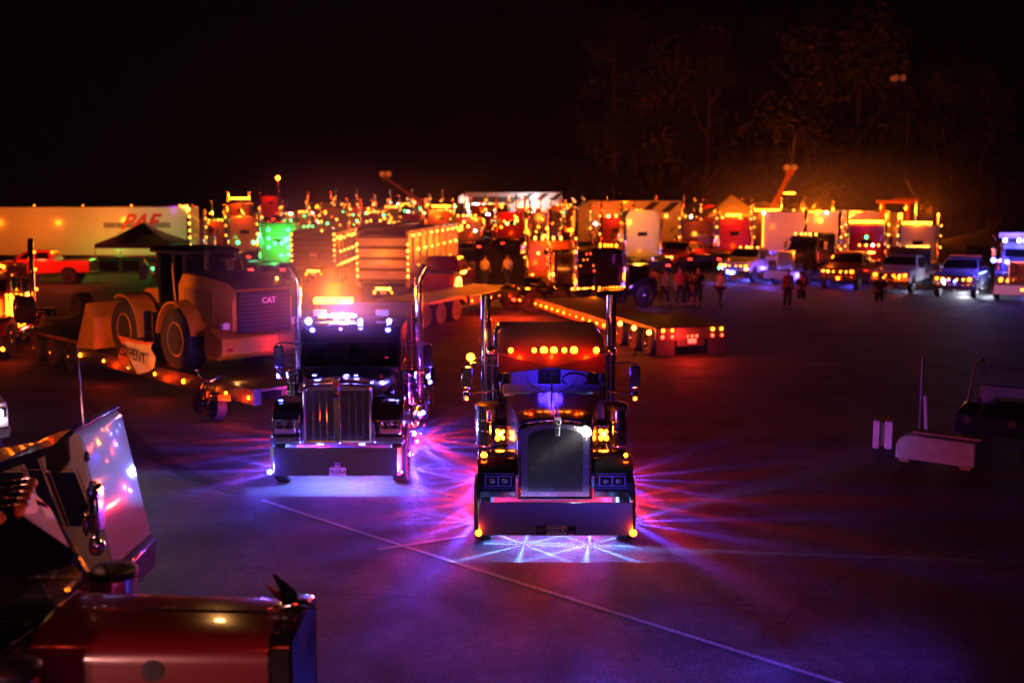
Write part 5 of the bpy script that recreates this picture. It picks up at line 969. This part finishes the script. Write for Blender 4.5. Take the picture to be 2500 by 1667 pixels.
for q in ((-1.5, 64.9), (-.3, 65.0)): pass
# ------------------------------------------------------------------ wrecker booms, spreader bar, lamp masts
def boom(x, y, p0, p1, label, w_=.55, m=None, two=None):
    t = thing('crane_boom_truck', label, 'crane', (x, y, gz(y)))
    part('carrier', MB().box(-1.2, 1.2, -1.5, 4.5, .7, 1.4), FRAME, t, bev=.03); part('turret', MB().box(-.8, .8, -.6, .9, 1.4, 2.6), m, t, bev=.05)
    for s in (-1, 1):
        for yy in (-.8, 2.2, 3.5): wheel(t, s * 1.0, yy, w_=.5, ribs=False, key='fardual')
    a, b = Vector(p0), Vector(p1); c = a.lerp(b, .5)
    part('boom', MB().bar(a, c, w_, w_), m, t, bev=.02); part('boom_extension', MB().bar(c.lerp(a, .03), b, w_ * .72, w_ * .72), m, t, bev=.02)
    part('boom_head', MB().box(b.x - .35, b.x + .35, b.y - .2, b.y + .2, b.z - .3, b.z + .35), m, t, bev=.05)
    for s in (-1, 1): part('sheave', MB().cyl((b.x + s * .3, b.y - .25, b.z + .35), (b.x + s * .3, b.y + .25, b.z + .35), .26, n=16), WHITE, t)
    part('boom_cylinder', MB().cyl((a.x + .2, a.y - .3, a.z - .8), a.lerp(b, .3), .14, n=10), CHROME, t)
    return t
t = boom(24.0, 94, (0, 0, 2.4), (7.0, 0, 13.6), 'tall dark wrecker boom rising to two pale pulleys over the right trucks', .42, P['dark'])
t = boom(22.2, 98, (-.6, 0, 2.4), (1.3, 0, 6.5), 'short wrecker boom pointing up to the right behind the amber light bars', .5, P['orange'])
lampo(t, (.2, -3, 3.4), A1, 200, .2)
t = thing('spreader_bar', 'orange-lit spreader bar hanging in a triangle of chains above the white semi truck', 'spreader bar', (28.95, 85, 0))
part('bar', MB().cyl((-.8, 0, 4.8), (.8, 0, 4.8), .09, n=12), P['orange'], t); part('sling', MB().cyl((-.8, 0, 4.8), (-.1, 0, 6.35), .06, n=8), ALU, t); part('sling', MB().cyl((.8, 0, 4.8), (-.1, 0, 6.35), .06, n=8), ALU, t)
part('hoist_rope', MB().cyl((-.1, 0, 6.35), (-.1, 0, 11.5), .025, n=6), ALU, t); part('drop_chain', MB().cyl((.8, 0, 4.8), (.78, 0, 2.6), .06, n=6), ALU, t)
for s in (-.8, .8): part('shackle', MB().sph((s, 0, 4.8), .16, 10, 6), P['orange'], t)
lampo(t, (.2, -4, 4.0), A1, 420, .2)
t = thing('overhead_frame', 'orange-lit overhead steel frame standing between the red and the white semi trucks', 'steel frame', (25.2, 76, gz(76)))
part('top_beam', MB().box(-1.2, 1.2, -.1, .1, 4.55, 4.75), P['orange'], t)
for s in (-.8, .85): part('post', MB().box(s - .12, s + .12, -.1, .1, 0, 4.55), P['orange'], t)
part('cross_beam', MB().box(-.68, .73, -.08, .08, 2.2, 2.6), P['orange'], t); lampo(t, (0, -2.5, 3.2), A1, 260, .15)
t = boom(-9.4, 108, (2.4, 0, 2.6), (-2.4, 0, 5.9), 'dim red lattice boom slanting up to the left above the dump trailer', .4, P['maroon'])
lampo(t, (0, -4, 3.2), AL, 200, .2)
t = thing('lamp_mast', 'thin mast with a single amber lamp glowing above the left trucks', 'lamp mast', (-19.4, 96, gz(96)))
part('pole', MB().cyl((0, 0, 0), (0, 0, 6.0), .06, .035, 10), FRAME, t); part('lamp_head', MB().sph((0, 0, 6.0), .16, 12, 8), EM['bigamber'], t)
part('base', MB().box(-.3, .3, -.3, .3, 0, .2), FRAME, t); lampo(t, (0, -.4, 6.0), AL, 900, .15)
# ------------------------------------------------------------------ show trailers and tents at the back
def show(x, y, wd, label, h=4.1, stripes=True, awn=True, c=WHITE):
    t = thing('show_trailer', label, 'show trailer', (x, y, gz(y)))
    part('body', MB().prism([(-wd / 2, 1.0), (-wd / 2, h - .5), (-wd / 2 + .8, h), (wd / 2, h), (wd / 2, 1.0)], 'y', 0, 2.6), c, t, bev=.05)
    part('chassis', MB().box(-wd * .45, wd * .45, .4, 2.2, .4, 1.0), FRAME, t)
    for k in range(3): wheel(t, wd * .2 + k * 1.2, .3, ribs=False, key='far').rotation_euler = (0, 0, R(-90))
    if stripes:
        for k in range(3): part('side_stripe', MB().prism([(wd * .1 + k * 1.6, h - .9), (wd * .1 + k * 1.6 + .7, h - .9), (wd * .1 + k * 1.6 + 1.6, h - .1), (wd * .1 + k * 1.6 + .9, h - .1)], 'y', -.012, -.002), mat('stripe_black', (.02, .02, .02), .5), t)
    for k in range(int(wd / 2)): led(t, (-wd / 2 + 1 + k * 2, -.06, h - 1.2), 'warm', .08)
    if awn: part('awning', MB().hexa([(-wd * .4, -2.6, h - 1.2), (wd * .1, -2.6, h - 1.2), (wd * .1, 0, h - .55), (-wd * .4, 0, h - .55), (-wd * .4, -2.6, h - 1.15), (wd * .1, -2.6, h - 1.15), (wd * .1, 0, h - .5), (-wd * .4, 0, h - .5)]), mat('awning_cloth', (.6, .6, .6), .7), t)
    return t
t = show(-.2, 128, 11.5, 'white show trailer with a white-lit awning high behind the middle trucks'); lampo(t, (-3.6, -1.2, 2.6), (1, .95, 1), 500, .2); lampo(t, (2.5, -2, 3.4), (1, .95, 1), 420, .2); lampo(t, (3.5, -4, 3.2), A1, 300, .2)
t = show(9.4, 92, 8.2, 'white show trailer with black slanted stripes above the white rounded sleeper', h=4.25, awn=False); lampo(t, (0, -4, 4.2), A1, 480, .2)
PT = mat('pale_canvas', (.62, .58, .52), .7)
t = canopy(18.6, 98, 4.6, 3.0, 4.6, PT, 'pale peaked tent with steep sides behind the red semi truck'); lampo(t, (0, -4, 3.6), A1, 500, .2)
canopy(22.0, 101, 5.2, 3.0, 4.0, PT, 'low pale tent roof right of the steep pale tent')
canopy(32.0, 76, 6.5, 1.9, 3.1, mat('olive_canvas', (.05, .045, .02), .8), 'olive dark tent behind the blue-lit silver pickup'); canopy(33.0, 71, 6, 1.8, 3.0, mat('navy_canvas', (.012, .014, .05), .8), 'navy tent at the right frame edge behind the blue roof board')
# ------------------------------------------------------------------ trees and bushes on the right
LEAF = mat('foliage', (.035, .036, .016), .7, var=.5, vscale=.5); BARK = mat('bark', (.05, .04, .03), .85, var=.3, vscale=3, bump=.3, bscale=9); PALEB = mat('pale_bark', (.42, .36, .3), .8, var=.3, vscale=4)
def crown_mesh(i, n, conic):
    rd = random.Random(40 + i); b = MB(); cl_ = []
    for _ in range(34):
        h = rd.uniform(.18, 1); rr = (1.05 - h) * .34 if conic else .3 * math.sin(math.pi * min(1, .15 + h * .8))
        a = rd.uniform(0, 6.28); q = rr * rd.uniform(.45, 1); cl_.append((q * math.cos(a), q * math.sin(a), h, rd.uniform(.05, .1)))
    v = []; f = []
    for k in range(n):
        c = cl_[k % len(cl_)]; d = Vector((rd.gauss(0, 1), rd.gauss(0, 1), rd.gauss(0, .7))).normalized() * c[3] * rd.uniform(.5, 1.15)
        p = Vector(c[:3]) + d; u = Vector((rd.gauss(0, 1), rd.gauss(0, 1), rd.gauss(0, 1))).normalized(); w_ = u.orthogonal().normalized(); s = rd.uniform(.011, .022)
        n0 = len(v); v += [p + u * s, p + w_ * s * .6, p - u * s, p - w_ * s * .6]; f.append((n0, n0 + 1, n0 + 2, n0 + 3))
    b.v = [tuple(x) for x in v]; b.f = f; return b
def trunk_mesh(i):
    rd = random.Random(90 + i); b = MB(); ln = rd.uniform(-.03, .03)
    b.tube([(0, 0, 0), (ln * .4, .005, .3), (ln, 0, .62), (ln * 1.3, 0, .92)], [.017, .013, .009, .003], 8)
    for k in range(9):
        h = .22 + k * .075; a = rd.uniform(0, 6.28); l = rd.uniform(.1, .24)
        b.tube([(ln * h, 0, h), (ln * h + l * .6 * math.cos(a), l * .6 * math.sin(a), h + .05), (ln * h + l * math.cos(a), l * math.sin(a), h + .13)], [.006, .004, .001], 5)
    return b
rd = random.Random(11); k = 0
spots = []
for row, (Y0, n) in enumerate(((112, 9), (128, 11), (146, 12), (166, 12))):
    for j in range(n): spots.append((Y0 + rd.uniform(-4, 4), 1500 + (j + .5 * (row % 2)) * (1000 / n) + rd.uniform(-25, 25), rd.uniform(15, 21) + row * 2.0))
for Y, u, h in spots:
    x = (u - 1250) / 2800 * Y
    if h > 20 and u > 2300: h *= .75
    kind = k % 4
    t = thing('tree', ('tall dark tree with a rounded leafy crown in the wood behind the right trucks', 'tall dark conifer in the wood behind the right trucks')[kind == 2], 'tree', (x, Y, gz(Y)), rd.uniform(0, 360), ('leafy trees of the dark wood', 'conifers of the dark wood')[kind == 2], h)
    part('trunk', lambda: trunk_mesh(kind), BARK, t, key=('trunk', kind)); part('crown', lambda: crown_mesh(kind, 2600, kind == 2), LEAF, t, key=('crown', kind)); k += 1
for x, Y, h, rz, lab in ((25.3, 108, 11, .13, 'leaning bare pale trunk lit orange above the right trucks, left of the others'), (28.2, 109, 10, -.02, 'upright bare pale trunk lit orange, right of the leaning trunk'), (42.5, 112, 13, .02, 'bare pale trunk forking high above the spreader bar')):
    t = thing('bare_tree', lab, 'tree', (x, Y, gz(Y)), 0, None, h); t.rotation_euler = (0, rz, 0)
    part('trunk', trunk_mesh(7), PALEB, t)
def reeds(x, y, label, n=260, h=2.6, r=1.5):
    t = thing('bush', label, 'bush', (x, y, gz(y))); b = MB(); rd = random.Random(int(x * 10))
    for _ in range(n):
        a = rd.uniform(0, 6.28); q = r * math.sqrt(rd.random()); px, py = q * math.cos(a) * .6, q * math.sin(a) * .6; tx, ty = px * 1.9 + rd.uniform(-.3, .3), py * 1.9; hh = h * rd.uniform(.6, 1)
        b.add([(px - .03, py, 0), (px + .03, py, 0), ((px + tx) / 2 + .035, (py + ty) / 2, hh * .6), (tx, ty, hh), ((px + tx) / 2 - .035, (py + ty) / 2, hh * .6)], [(0, 1, 2, 3, 4)])
    tag(part('blades', b, mat('reed_leaf', (.12, .1, .05), .7), t), None, None, kind='stuff'); part('base', MB().sph((0, 0, .2), .8, 10, 6, (1, 1, .4)), BARK, t)
reeds(33.6, 88, 'wide feathery bush lit dull red left of the dark tents', 320, 2.9, 2.0); reeds(37.0, 92, 'taller feathery bush lit dull red right of the wide bush', 300, 3.2, 1.8)
lampo(bpy.data.objects['spreader_bar'], (4.0, -8, 3.0), AL, 140, .2)
# ------------------------------------------------------------------ dark equipment on the right
CONC = mat('concrete', (.2, .18, .17), .85, var=.25, vscale=5, bump=.25, bscale=22)
t = thing('concrete_block', 'long pale concrete block lit dim red on the dark right side', 'concrete block', (8.55, 22.55, 0), R(-38))
part('block', MB().prism([(-.78, .06), (-.78, .36), (-.68, .5), (-.5, .56), (.78, .56), (.78, .06)], 'y', -.22, .22), CONC, t, bev=.03); part('cap_board', MB().box(-.5, .85, -.06, .24, .575, .62), WOOD, t); part('skid', MB().box(-.7, -.5, -.2, .2, 0, .06), WOOD, t); part('skid', MB().box(.5, .7, -.2, .2, 0, .06), WOOD, t)
t = thing('concrete_post', 'short pale upright block pair left of the long concrete block', 'concrete block', (7.95, 24.1, 0), R(-20))
part('post_half', MB().box(-.2, -.06, -.2, .2, .0, .6), CONC, t, bev=.02); part('post_half', MB().box(.04, .2, -.2, .2, .0, .6), CONC, t, bev=.02); part('tie', MB().box(-.06, .04, -.15, .15, .05, .55), FRAME, t)
t = thing('pole', 'thin upright steel pole with a short brace behind the long concrete block', 'pole', (8.55, 23.6, 0))
part('tube', MB().cyl((0, 0, 0), (0, 0, 2.05), .03, n=10), FRAME, t); part('brace', MB().cyl((.14, 0, .5), (.08, 0, 1.2), .045, n=10), mat('grey_pipe', (.25, .25, .25), .6), t); part('foot', MB().box(-.2, .2, -.2, .2, 0, .03), FRAME, t)
t = thing('utility_vehicle', 'dark open utility vehicle with a roll cage at the right frame edge', 'utility vehicle', (10.0, 23.6, 0), R(-35))
part('body', MB().prism([(0, .35), (0, .75), (.8, .9), (1.0, .6), (1.8, .6), (1.9, .85), (2.8, .85), (2.8, .35)], 'x', -.7, .7), BLACKP, t, bev=.04)
part('roll_cage', MB().tube([(-.65, .85, .85), (-.6, 1.1, 1.65), (-.6, 1.95, 1.7), (-.65, 2.2, .85)], .03, 8).tube([(.65, .85, .85), (.6, 1.1, 1.65), (.6, 1.95, 1.7), (.65, 2.2, .85)], .03, 8).tube([(-.6, 1.1, 1.65), (.6, 1.1, 1.65)], .03, 8), STEEL, t)
part('seat', MB().box(-.55, .55, 1.5, 1.75, .6, 1.2), BLACK, t, bev=.04); part('steering_wheel', MB().tube([(-.3 + .16 * math.cos(R(a)), 1.05 + .05 * math.sin(R(a)), 1.0 + .15 * math.sin(R(a))) for a in range(0, 361, 24)], .015, 6, False), BLACK, t)
for s in (-1, 1):
    for yy in (.4, 2.3): wheel(t, s * .65, yy, z=.32, r=.32, w_=.26, ribs=False, key='utv')
    part('headlight', MB().cyl((s * .45, -.02, .65), (s * .45, .05, .65), .08, n=14), CHROME, t)
# ------------------------------------------------------------------ near red truck (lower left), seen from above
def near_truck():
    t = thing('semi_truck', 'red semi truck with a long riveted hood in the lower left foreground', 'semi truck', (-1.77, 9.0, 0), R(90))
    HR = paint('hood_red', (.17, .008, .01), .26)
    rings = []
    def rg(y, w_, zb, zt): 
        h = [(-w_, zb), (-w_, zt - .22), (-w_ * .97, zt - .12), (-w_ * .88, zt - .05), (-w_ * .7, zt - .018), (-w_ * .35, zt - .004), (-.012, zt)]
        return [(x, y, z) for x, z in h] + [(-x, y, z) for x, z in h[::-1]]
    part('hood', MB().loft([rg(.07, .53, .9, 2.03), rg(1.0, .56, .95, 2.05), rg(1.93, .6, 1.0, 2.07)], closed=False), HR, t)
    part('hood_hinge', MB().cyl((0, .05, 2.035), (0, 1.95, 2.072), .011, n=8), CHROME, t)
    for k in range(23): part('rivet', lambda: MB().sph((0, 0, 0), .0075, 6, 4), CHROME, t, (.045, .1 + k * .082, 2.036 + k * .0015), key='rivet')
    part('hood_seam', MB().tube([(x, 1.95, z + .008) for x, _, z in rg(0, .6, .6, 2.07)], .011, 8), CHROME, t)
    part('hood_emblem', MB().cyl((-.545, 1.0, 1.78), (-.57, 1.0, 1.78), .085, n=24), BLACK, t, scale=(1, 1, 1))
    NB = mat('shell_black', (.02, .015, .015), .12, .3)
    sh = shell('grille_surround', t, .56, .7, 2.045, .03, -.07, .08, .07, NB)
    part('shell_band', MB().loft([[(x * 1.012, y, z + .006) for x, y, z in rg(y, .53, .9, 2.03)] for y in (-.06, .12)], closed=False), NB, t)
    for k in range(7): part('rivet', lambda: MB().sph((0, 0, 0), .0075, 6, 4), CHROME, t, (-.545, .1, 1.85 - k * .06), key='rivet')
    for k in range(10): part('rivet', lambda: MB().sph((0, 0, 0), .0075, 6, 4), CHROME, t, (-.02 - k * .045, .1, 2.043 - (.0 if k < 7 else (k - 6) * .012)), key='rivet')
    for k in range(3): part('band_trim', MB().box(-.556, -.54, -.06, .12, 1.78 - k * .14, 1.79 - k * .14), CHROME, t)
    for k in range(9): part('grille_bar', lambda: MB().cyl((0, -.055, .75), (0, -.055, 1.98), .014, n=8), CHROME, t, (-.44 + k * .11, 0, 0), key='nbar')
    part('grille_mesh', MB().box(-.49, .49, 0, .02, .75, 1.95), BLACK, t)
    o = part('hood_ornament', MB().tube([(0, .62, 2.06), (0, .5, 2.09), (0, .4, 2.11), (0, .3, 2.10), (0, .22, 2.06)], [.012, .035, .042, .03, .006], 10), CHROME, t, (0, -.4, 0))
    for s in (-1, 1): part('wing', MB().loft([[(s * .02, .35, 2.1), (s * .02, .48, 2.1), (s * .03, .45, 2.12), (s * .03, .38, 2.12)], [(s * .09, .42, 2.2), (s * .09, .54, 2.19), (s * .095, .53, 2.2), (s * .095, .44, 2.21)], [(s * .13, .58, 2.31), (s * .13, .61, 2.31), (s * .132, .61, 2.315), (s * .132, .585, 2.315)]]), CHROME, o)
    part('cab', MB().prism([(1.98, .9), (1.98, 2.0), (3.6, 2.02), (3.6, .9)], 'x', -.95, .95), HR, t, bev=.03)
    part('cab_roof', MB().loft([[(-.92, y, 2.6), (-.92, y, z - .06), (-.8, y, z), (.8, y, z), (.92, y, z - .06), (.92, y, 2.6)] for y, z in ((2.35, 2.74), (2.6, 2.84), (3.6, 2.86))]), BLACKP, t)
    part('cab_back', MB().box(-.93, .93, 3.5, 3.6, 2.0, 2.62), HR, t)
    for s in (-1, 1):
        part('pillar', MB().bar((s * .92, 2.02, 1.98), (s * .9, 2.36, 2.62), .07, .07).bar((s * .93, 2.95, 1.98), (s * .92, 2.95, 2.62), .06, .06), CHROME if s < 0 else BLACKP, t)
        part('windshield', MB().add([(s * .02, 1.94, 2.06), (s * .88, 2.04, 2.06), (s * .86, 2.36, 2.6), (s * .02, 2.24, 2.64)], [(0, 1, 2, 3)]), GLASS, t)
        part('side_window', MB().add([(s * .94, 2.12, 2.02), (s * .94, 2.9, 2.02), (s * .94, 2.9, 2.58), (s * .94, 2.42, 2.58)], [(0, 1, 2, 3)]), GLASS, t)
        part('visor', MB().hexa([(0, 1.83, 2.56), (s * .97, 2.36, 2.6), (s * .97, 2.52, 2.78), (0, 2.2, 2.83), (0, 1.82, 2.585), (s * .97, 2.35, 2.625), (s * .97, 2.51, 2.8), (0, 2.19, 2.855)]), BLACKP if s < 0 else mat('visor_lit_cream', (.75, .6, .42), .3, 0, .6), t)  # far half coloured cream for the light it reflects, near half left black
        part('visor_face', MB().hexa([(s * .01, 1.815, 2.44), (s * .965, 2.345, 2.48), (s * .965, 2.355, 2.62), (s * .01, 1.825, 2.585), (s * .01, 1.81, 2.44), (s * .965, 2.34, 2.48), (s * .965, 2.345, 2.62), (s * .01, 1.815, 2.585)]), BLACKP, t)
        mirror(t, s, 1.35, 2.1, 2.3, 2.75, .95, None)
        ac = air_cleaner(t, s, 1.08, 1.85, 1.2, 2.07, .19)
        part('air_cleaner_screen', MB().lathe([(.193, 1.7), (.193, 1.93)], (s * 1.08, 1.85, 0), n=30), PERF, ac)
        part('windshield_trim', MB().tube([(s * .02, 1.93, 2.05), (s * .88, 2.03, 2.05)], .012, 6), CHROME, t)
        part('fender', MB().prism(arch_poly([(.3, .8), (.3, 1.15), (.5, 1.32), (.9, 1.36), (1.4, 1.25), (1.9, .95), (2.0, .6), (1.6, .6)], [], 1.0, .52, .58), 'x', s * .6, s * 1.2), HR, t, bev=.03)
        wheel(t, s * 1.05, 1.0, key='steer', w_=.3)
        part('exhaust_stack', MB().cyl((s * 1.12, 3.72, 1.0), (s * 1.12, 3.72, 3.4), .09, n=20), CHROME, t)
    for k in range(9):
        x = -.86 + k * .215; y = 2.22 + abs(x) * .3
        part('roof_lamp_base', lambda: MB().tube([(0, .34, .0), (0, .2, .012), (0, .04, .02), (0, 0, .02)], [.006, .03, .05, .052], 12), CHROME, t, (x, y, 2.87), key='nbullet')
        part('roof_lamp', lambda: MB().sph((0, 0, .02), .052, 12, 8, (1, 1.25, 1)), mat('amber_lens', (.75, .2, .03), .25, 0, .5), t, (x, y, 2.87), key='nlens')
    seats(t, 3.1, 1.7, (-.45, .45)); part('dashboard', MB().box(-.85, .85, 2.1, 2.45, 1.85, 2.03), BLACK, t, bev=.04)
    part('dash_mat', MB().box(-.2, .3, 2.1, 2.4, 2.035, 2.045), WOOD, t)
    part('antenna', MB().tube([(1.3, 2.12, 2.75), (1.3, 2.14, 3.1), (1.28, 2.16, 4.05)], [.008, .005, .003], 6), STEEL, t); part('antenna_coil', MB().lathe([(.012, 2.98), (.03, 3.0), (.03, 3.06), (.012, 3.08)], (1.3, 2.135, 0), n=8), BLACK, t)
    part('engine_bay', MB().box(-.35, .35, .6, 1.9, .8, 1.5), FRAME, t)
    part('sleeper', MB().box(-1.0, 1.0, 3.85, 5.3, .9, 2.75), HR, t, bev=.06)
    rear_end(t, .6, 7.6, (6.0, 7.2)); part('bumper', MB().box(-1.18, 1.18, -.35, -.3, .3, .8), CHROME, t, bev=.01)
    led(t, (-.5, 2.5, 2.62), 'white', .02, 'cab_lamp')
    lampo(t, (1.7, 2.9, 3.3), (1, .3, .24), 25, .12); lampo(t, (1.5, 1.0, 2.9), (1, .4, .1), 14, .05); lampo(t, (-1.7, 2.2, 3.1), (1, .05, .02), 14, .15); lampo(t, (-1.5, .2, 2.6), (1, .05, .02), 6, .1)  # unseen fill lamps added to light the red hood and the white body
    return t
near_truck()
# unseen trucks added behind the camera so their lamps glint in the chrome
for x, y, r, m, lab, fl, fc, st in ((-7.5, -5.5, 176, P['white'], 'unseen white semi truck added behind the viewpoint on the left to light the chrome', 2000, (1, .3, .26), 'warm'), (1.5, -6.5, 181, P['grey'], 'unseen grey semi truck added behind the viewpoint for blue light on the chrome', 350, (.3, .14, 1), 'blue'), (9.5, -6.0, 186, P['red'], 'unseen red semi truck added behind the viewpoint on the right to light the chrome', 60, AL, 'amber')):
    t = gtruck(x, y, r, m, lab, roof=st, trim=st if st != 'blue' else None, face=[(-.9, 1.05, 'white' if x < 0 else st, .1), (.9, 1.05, st, .1), (-1.1, .45, st, .06), (1.1, .45, st, .06)])
    lampo(t, (-.5, -.5, 2.2), fc, fl, .1); lampo(t, (.6, -.5, 1.6), fc, fl, .1)
t = gtruck(1.2, 6.4, 179, P['dark'], 'unseen dark semi truck added below the viewpoint to throw blue light on the asphalt', roof=None, trim=None, stk=2.7, sl=0, h=2.6)
for a, wt in ((-52, 5000), (-30, 10000), (-8, 10000), (16, 5000)): lampo(t, (-a * .02, -.35, 2.2), (.09, .05, 1), wt, .1, 'SPOT', (R(62), 0, R(180 + a)), 29)  # unseen spots added to lay a blue wash over the near asphalt
def white_body():
    t = thing('semi_truck', 'white truck body with navy stripes and a dark roof edge behind the red hood', 'semi truck', (-4.5, 12.4, 0), 0)
    pts = [(-6.5, 1.75), (-2.6, 2.2), (-1.2, 2.42), (-.55, 2.62), (-.33, 2.82), (-.25, 2.75), (.04, 1.25), (-.05, 1.0), (-.3, .8), (-6.5, .8)]
    part('body', MB().prism(pts, 'y', 0, 1.35), mat('gloss_white', (.78, .74, .72), .12, 0, 1, bump=.06, bscale=1.6), t, bev=.03)
    NV = paint('navy_paint', (.012, .016, .09), .2); LN = mat('pinstripe', (.5, .25, .22), .4)
    part('roof_edge', MB().prism([(-1.25, 2.33), (-1.2, 2.46), (-.56, 2.67), (-.33, 2.87), (-.3, 2.83), (-.52, 2.6)], 'y', -.04, 1.45), NV, t, bev=.01)
    part('roof_box', MB().prism([(-.62, 2.42), (-.62, 2.64), (-.38, 2.78), (-.38, 2.5), (-.5, 2.38)], 'y', -.1, -.002), BLACK, t, bev=.01)
    part('navy_band', MB().prism([(-.9, 2.5), (-.76, 2.555), (-.5, 1.75), (-.64, 1.75)], 'y', -.012, .005), NV, t)
    for a, b in ((-2.5, -1.95), (-1.86, -1.42), (-1.36, -.92), (-.66, -.34)):
        part('navy_panel', MB().prism([(a, 2.36), (b, 2.36), (b + .2, 1.75), (a + .2, 1.75)], 'y', -.01, .005), NV, t)
        for d in (-.03, b - a + .02): part('pinstripe', MB().prism([(a + d, 2.4), (a + d + .012, 2.4), (a + d + .222, 1.75), (a + d + .21, 1.75)], 'y', -.014, -.0105), LN, t)
    for d in (-.05, .17, .22): part('pinstripe', MB().prism([(-.9 + d, 2.49 + d * .3), (-.888 + d, 2.494 + d * .3), (-.638 + d, 1.75), (-.65 + d, 1.75)], 'y', -.014, -.0105), LN, t)
    part('pinstripe', MB().box(-3.2, -.36, -.014, -.0105, 2.385, 2.397), LN, t)
    part('side_mirror', MB().sph((-.15, -.25, 1.85), .07, 12, 8, (.6, .8, 2.2)), CHROME, t)
    part('front_corner', MB().prism([(-.1, .75), (.1, .85), (.12, 1.2), (.04, 1.28), (-.08, 1.0)], 'y', .02, 1.3), NV, t, bev=.03)
    for yy in (.15, 1.2): wheel(t, -.9, yy, key='steer', w_=.3, ribs=False).rotation_euler = (0, 0, R(-90))
    part('frame', MB().box(-6.4, -.2, .3, 1.0, .5, .8), FRAME, t)
    return t
white_body()
p = pickup(-10.98, 22.2, 38, P['white'], 'white vehicle at the left frame edge with a glaring white headlamp', front=[(.78, 1.02, 'white', .1), (-.78, 1.02, 'white', .1)])
for s in (.78, -.78): lampo(p, (s, -.35, 1.02), (1, .97, .92), 700, .06, 'SPOT', (R(76), 0, R(180) - R(0)), 95)
led(p, (-.3, 2.6, 2.05), 'amber', .07, 'beacon'); lampo(p, (-.3, 2.6, 2.25), (1, .2, .012), 2600, .12, 'SPOT', (R(88), 0, R(-38 - 14)), 62)  # beacon and its spot added here to light the loader
# ------------------------------------------------------------------ haze (air lit by the lamps)
hm = bpy.data.materials.new('haze'); hm.use_nodes = True; t_ = hm.node_tree; t_.nodes.remove(t_.nodes['Principled BSDF'])
pv = t_.nodes.new('ShaderNodeVolumePrincipled'); pv.inputs['Density'].default_value = .00015; pv.inputs['Color'].default_value = (.8, .66, .64, 1); pv.inputs['Anisotropy'].default_value = .3
t_.links.new(pv.outputs[0], t_.nodes['Material Output'].inputs['Volume'])
hz = part('haze', MB().box(-175, 175, -18, 345, -1.2, 34), hm); tag(hz, 'thin night haze glowing around the lamps', None, kind='stuff')

def glow_puff(x, y, z, r, dens, label):  # added puff of mist, standing in for glare and glow round the lamps
    m = bpy.data.materials.new('glow_puff'); m.use_nodes = True; t = m.node_tree; t.nodes.remove(t.nodes['Principled BSDF'])
    v = t.nodes.new('ShaderNodeVolumePrincipled'); v.inputs['Color'].default_value = (.85, .85, .85, 1); v.inputs['Anisotropy'].default_value = .2
    tc = t.nodes.new('ShaderNodeTexCoord'); g = t.nodes.new('ShaderNodeTexGradient'); g.gradient_type = 'QUADRATIC_SPHERE'
    mm = t.nodes.new('ShaderNodeMath'); mm.operation = 'MULTIPLY'; mm.inputs[1].default_value = dens
    t.links.new(tc.outputs['Object'], g.inputs[0]); t.links.new(g.outputs[0], mm.inputs[0]); t.links.new(mm.outputs[0], v.inputs['Density']); t.links.new(v.outputs[0], t.nodes['Material Output'].inputs['Volume'])
    o = part('glow_puff', MB().sph((0, 0, 0), 1, 16, 10), m, None, (x, y, z), scale=r)
    return tag(o, label, None, kind='stuff')
glow_puff(-3.7, 24.2, 3.8, (3.4, 3.0, 2.8), .15, 'added thin mist imitating lens glare round the amber light bar')
glow_puff(23.5, 82, 4.4, (15, 10, 5.5), .045, 'added thin mist for the glow over the light bars of the right trucks')
glow_puff(-5, 98, 5.0, (17, 12, 5), .006, 'added thin mist for the glow over the middle back rows')
glow_puff(.7, 18.6, 2.95, (1.7, 1.2, .9), .09, 'added thin mist imitating lens glare round the right black truck roof lamps')
glow_puff(-3.35, 22.55, 2.85, (1.7, .9, .9), .32, 'added thin mist imitating violet glare before the visor of the left black truck')
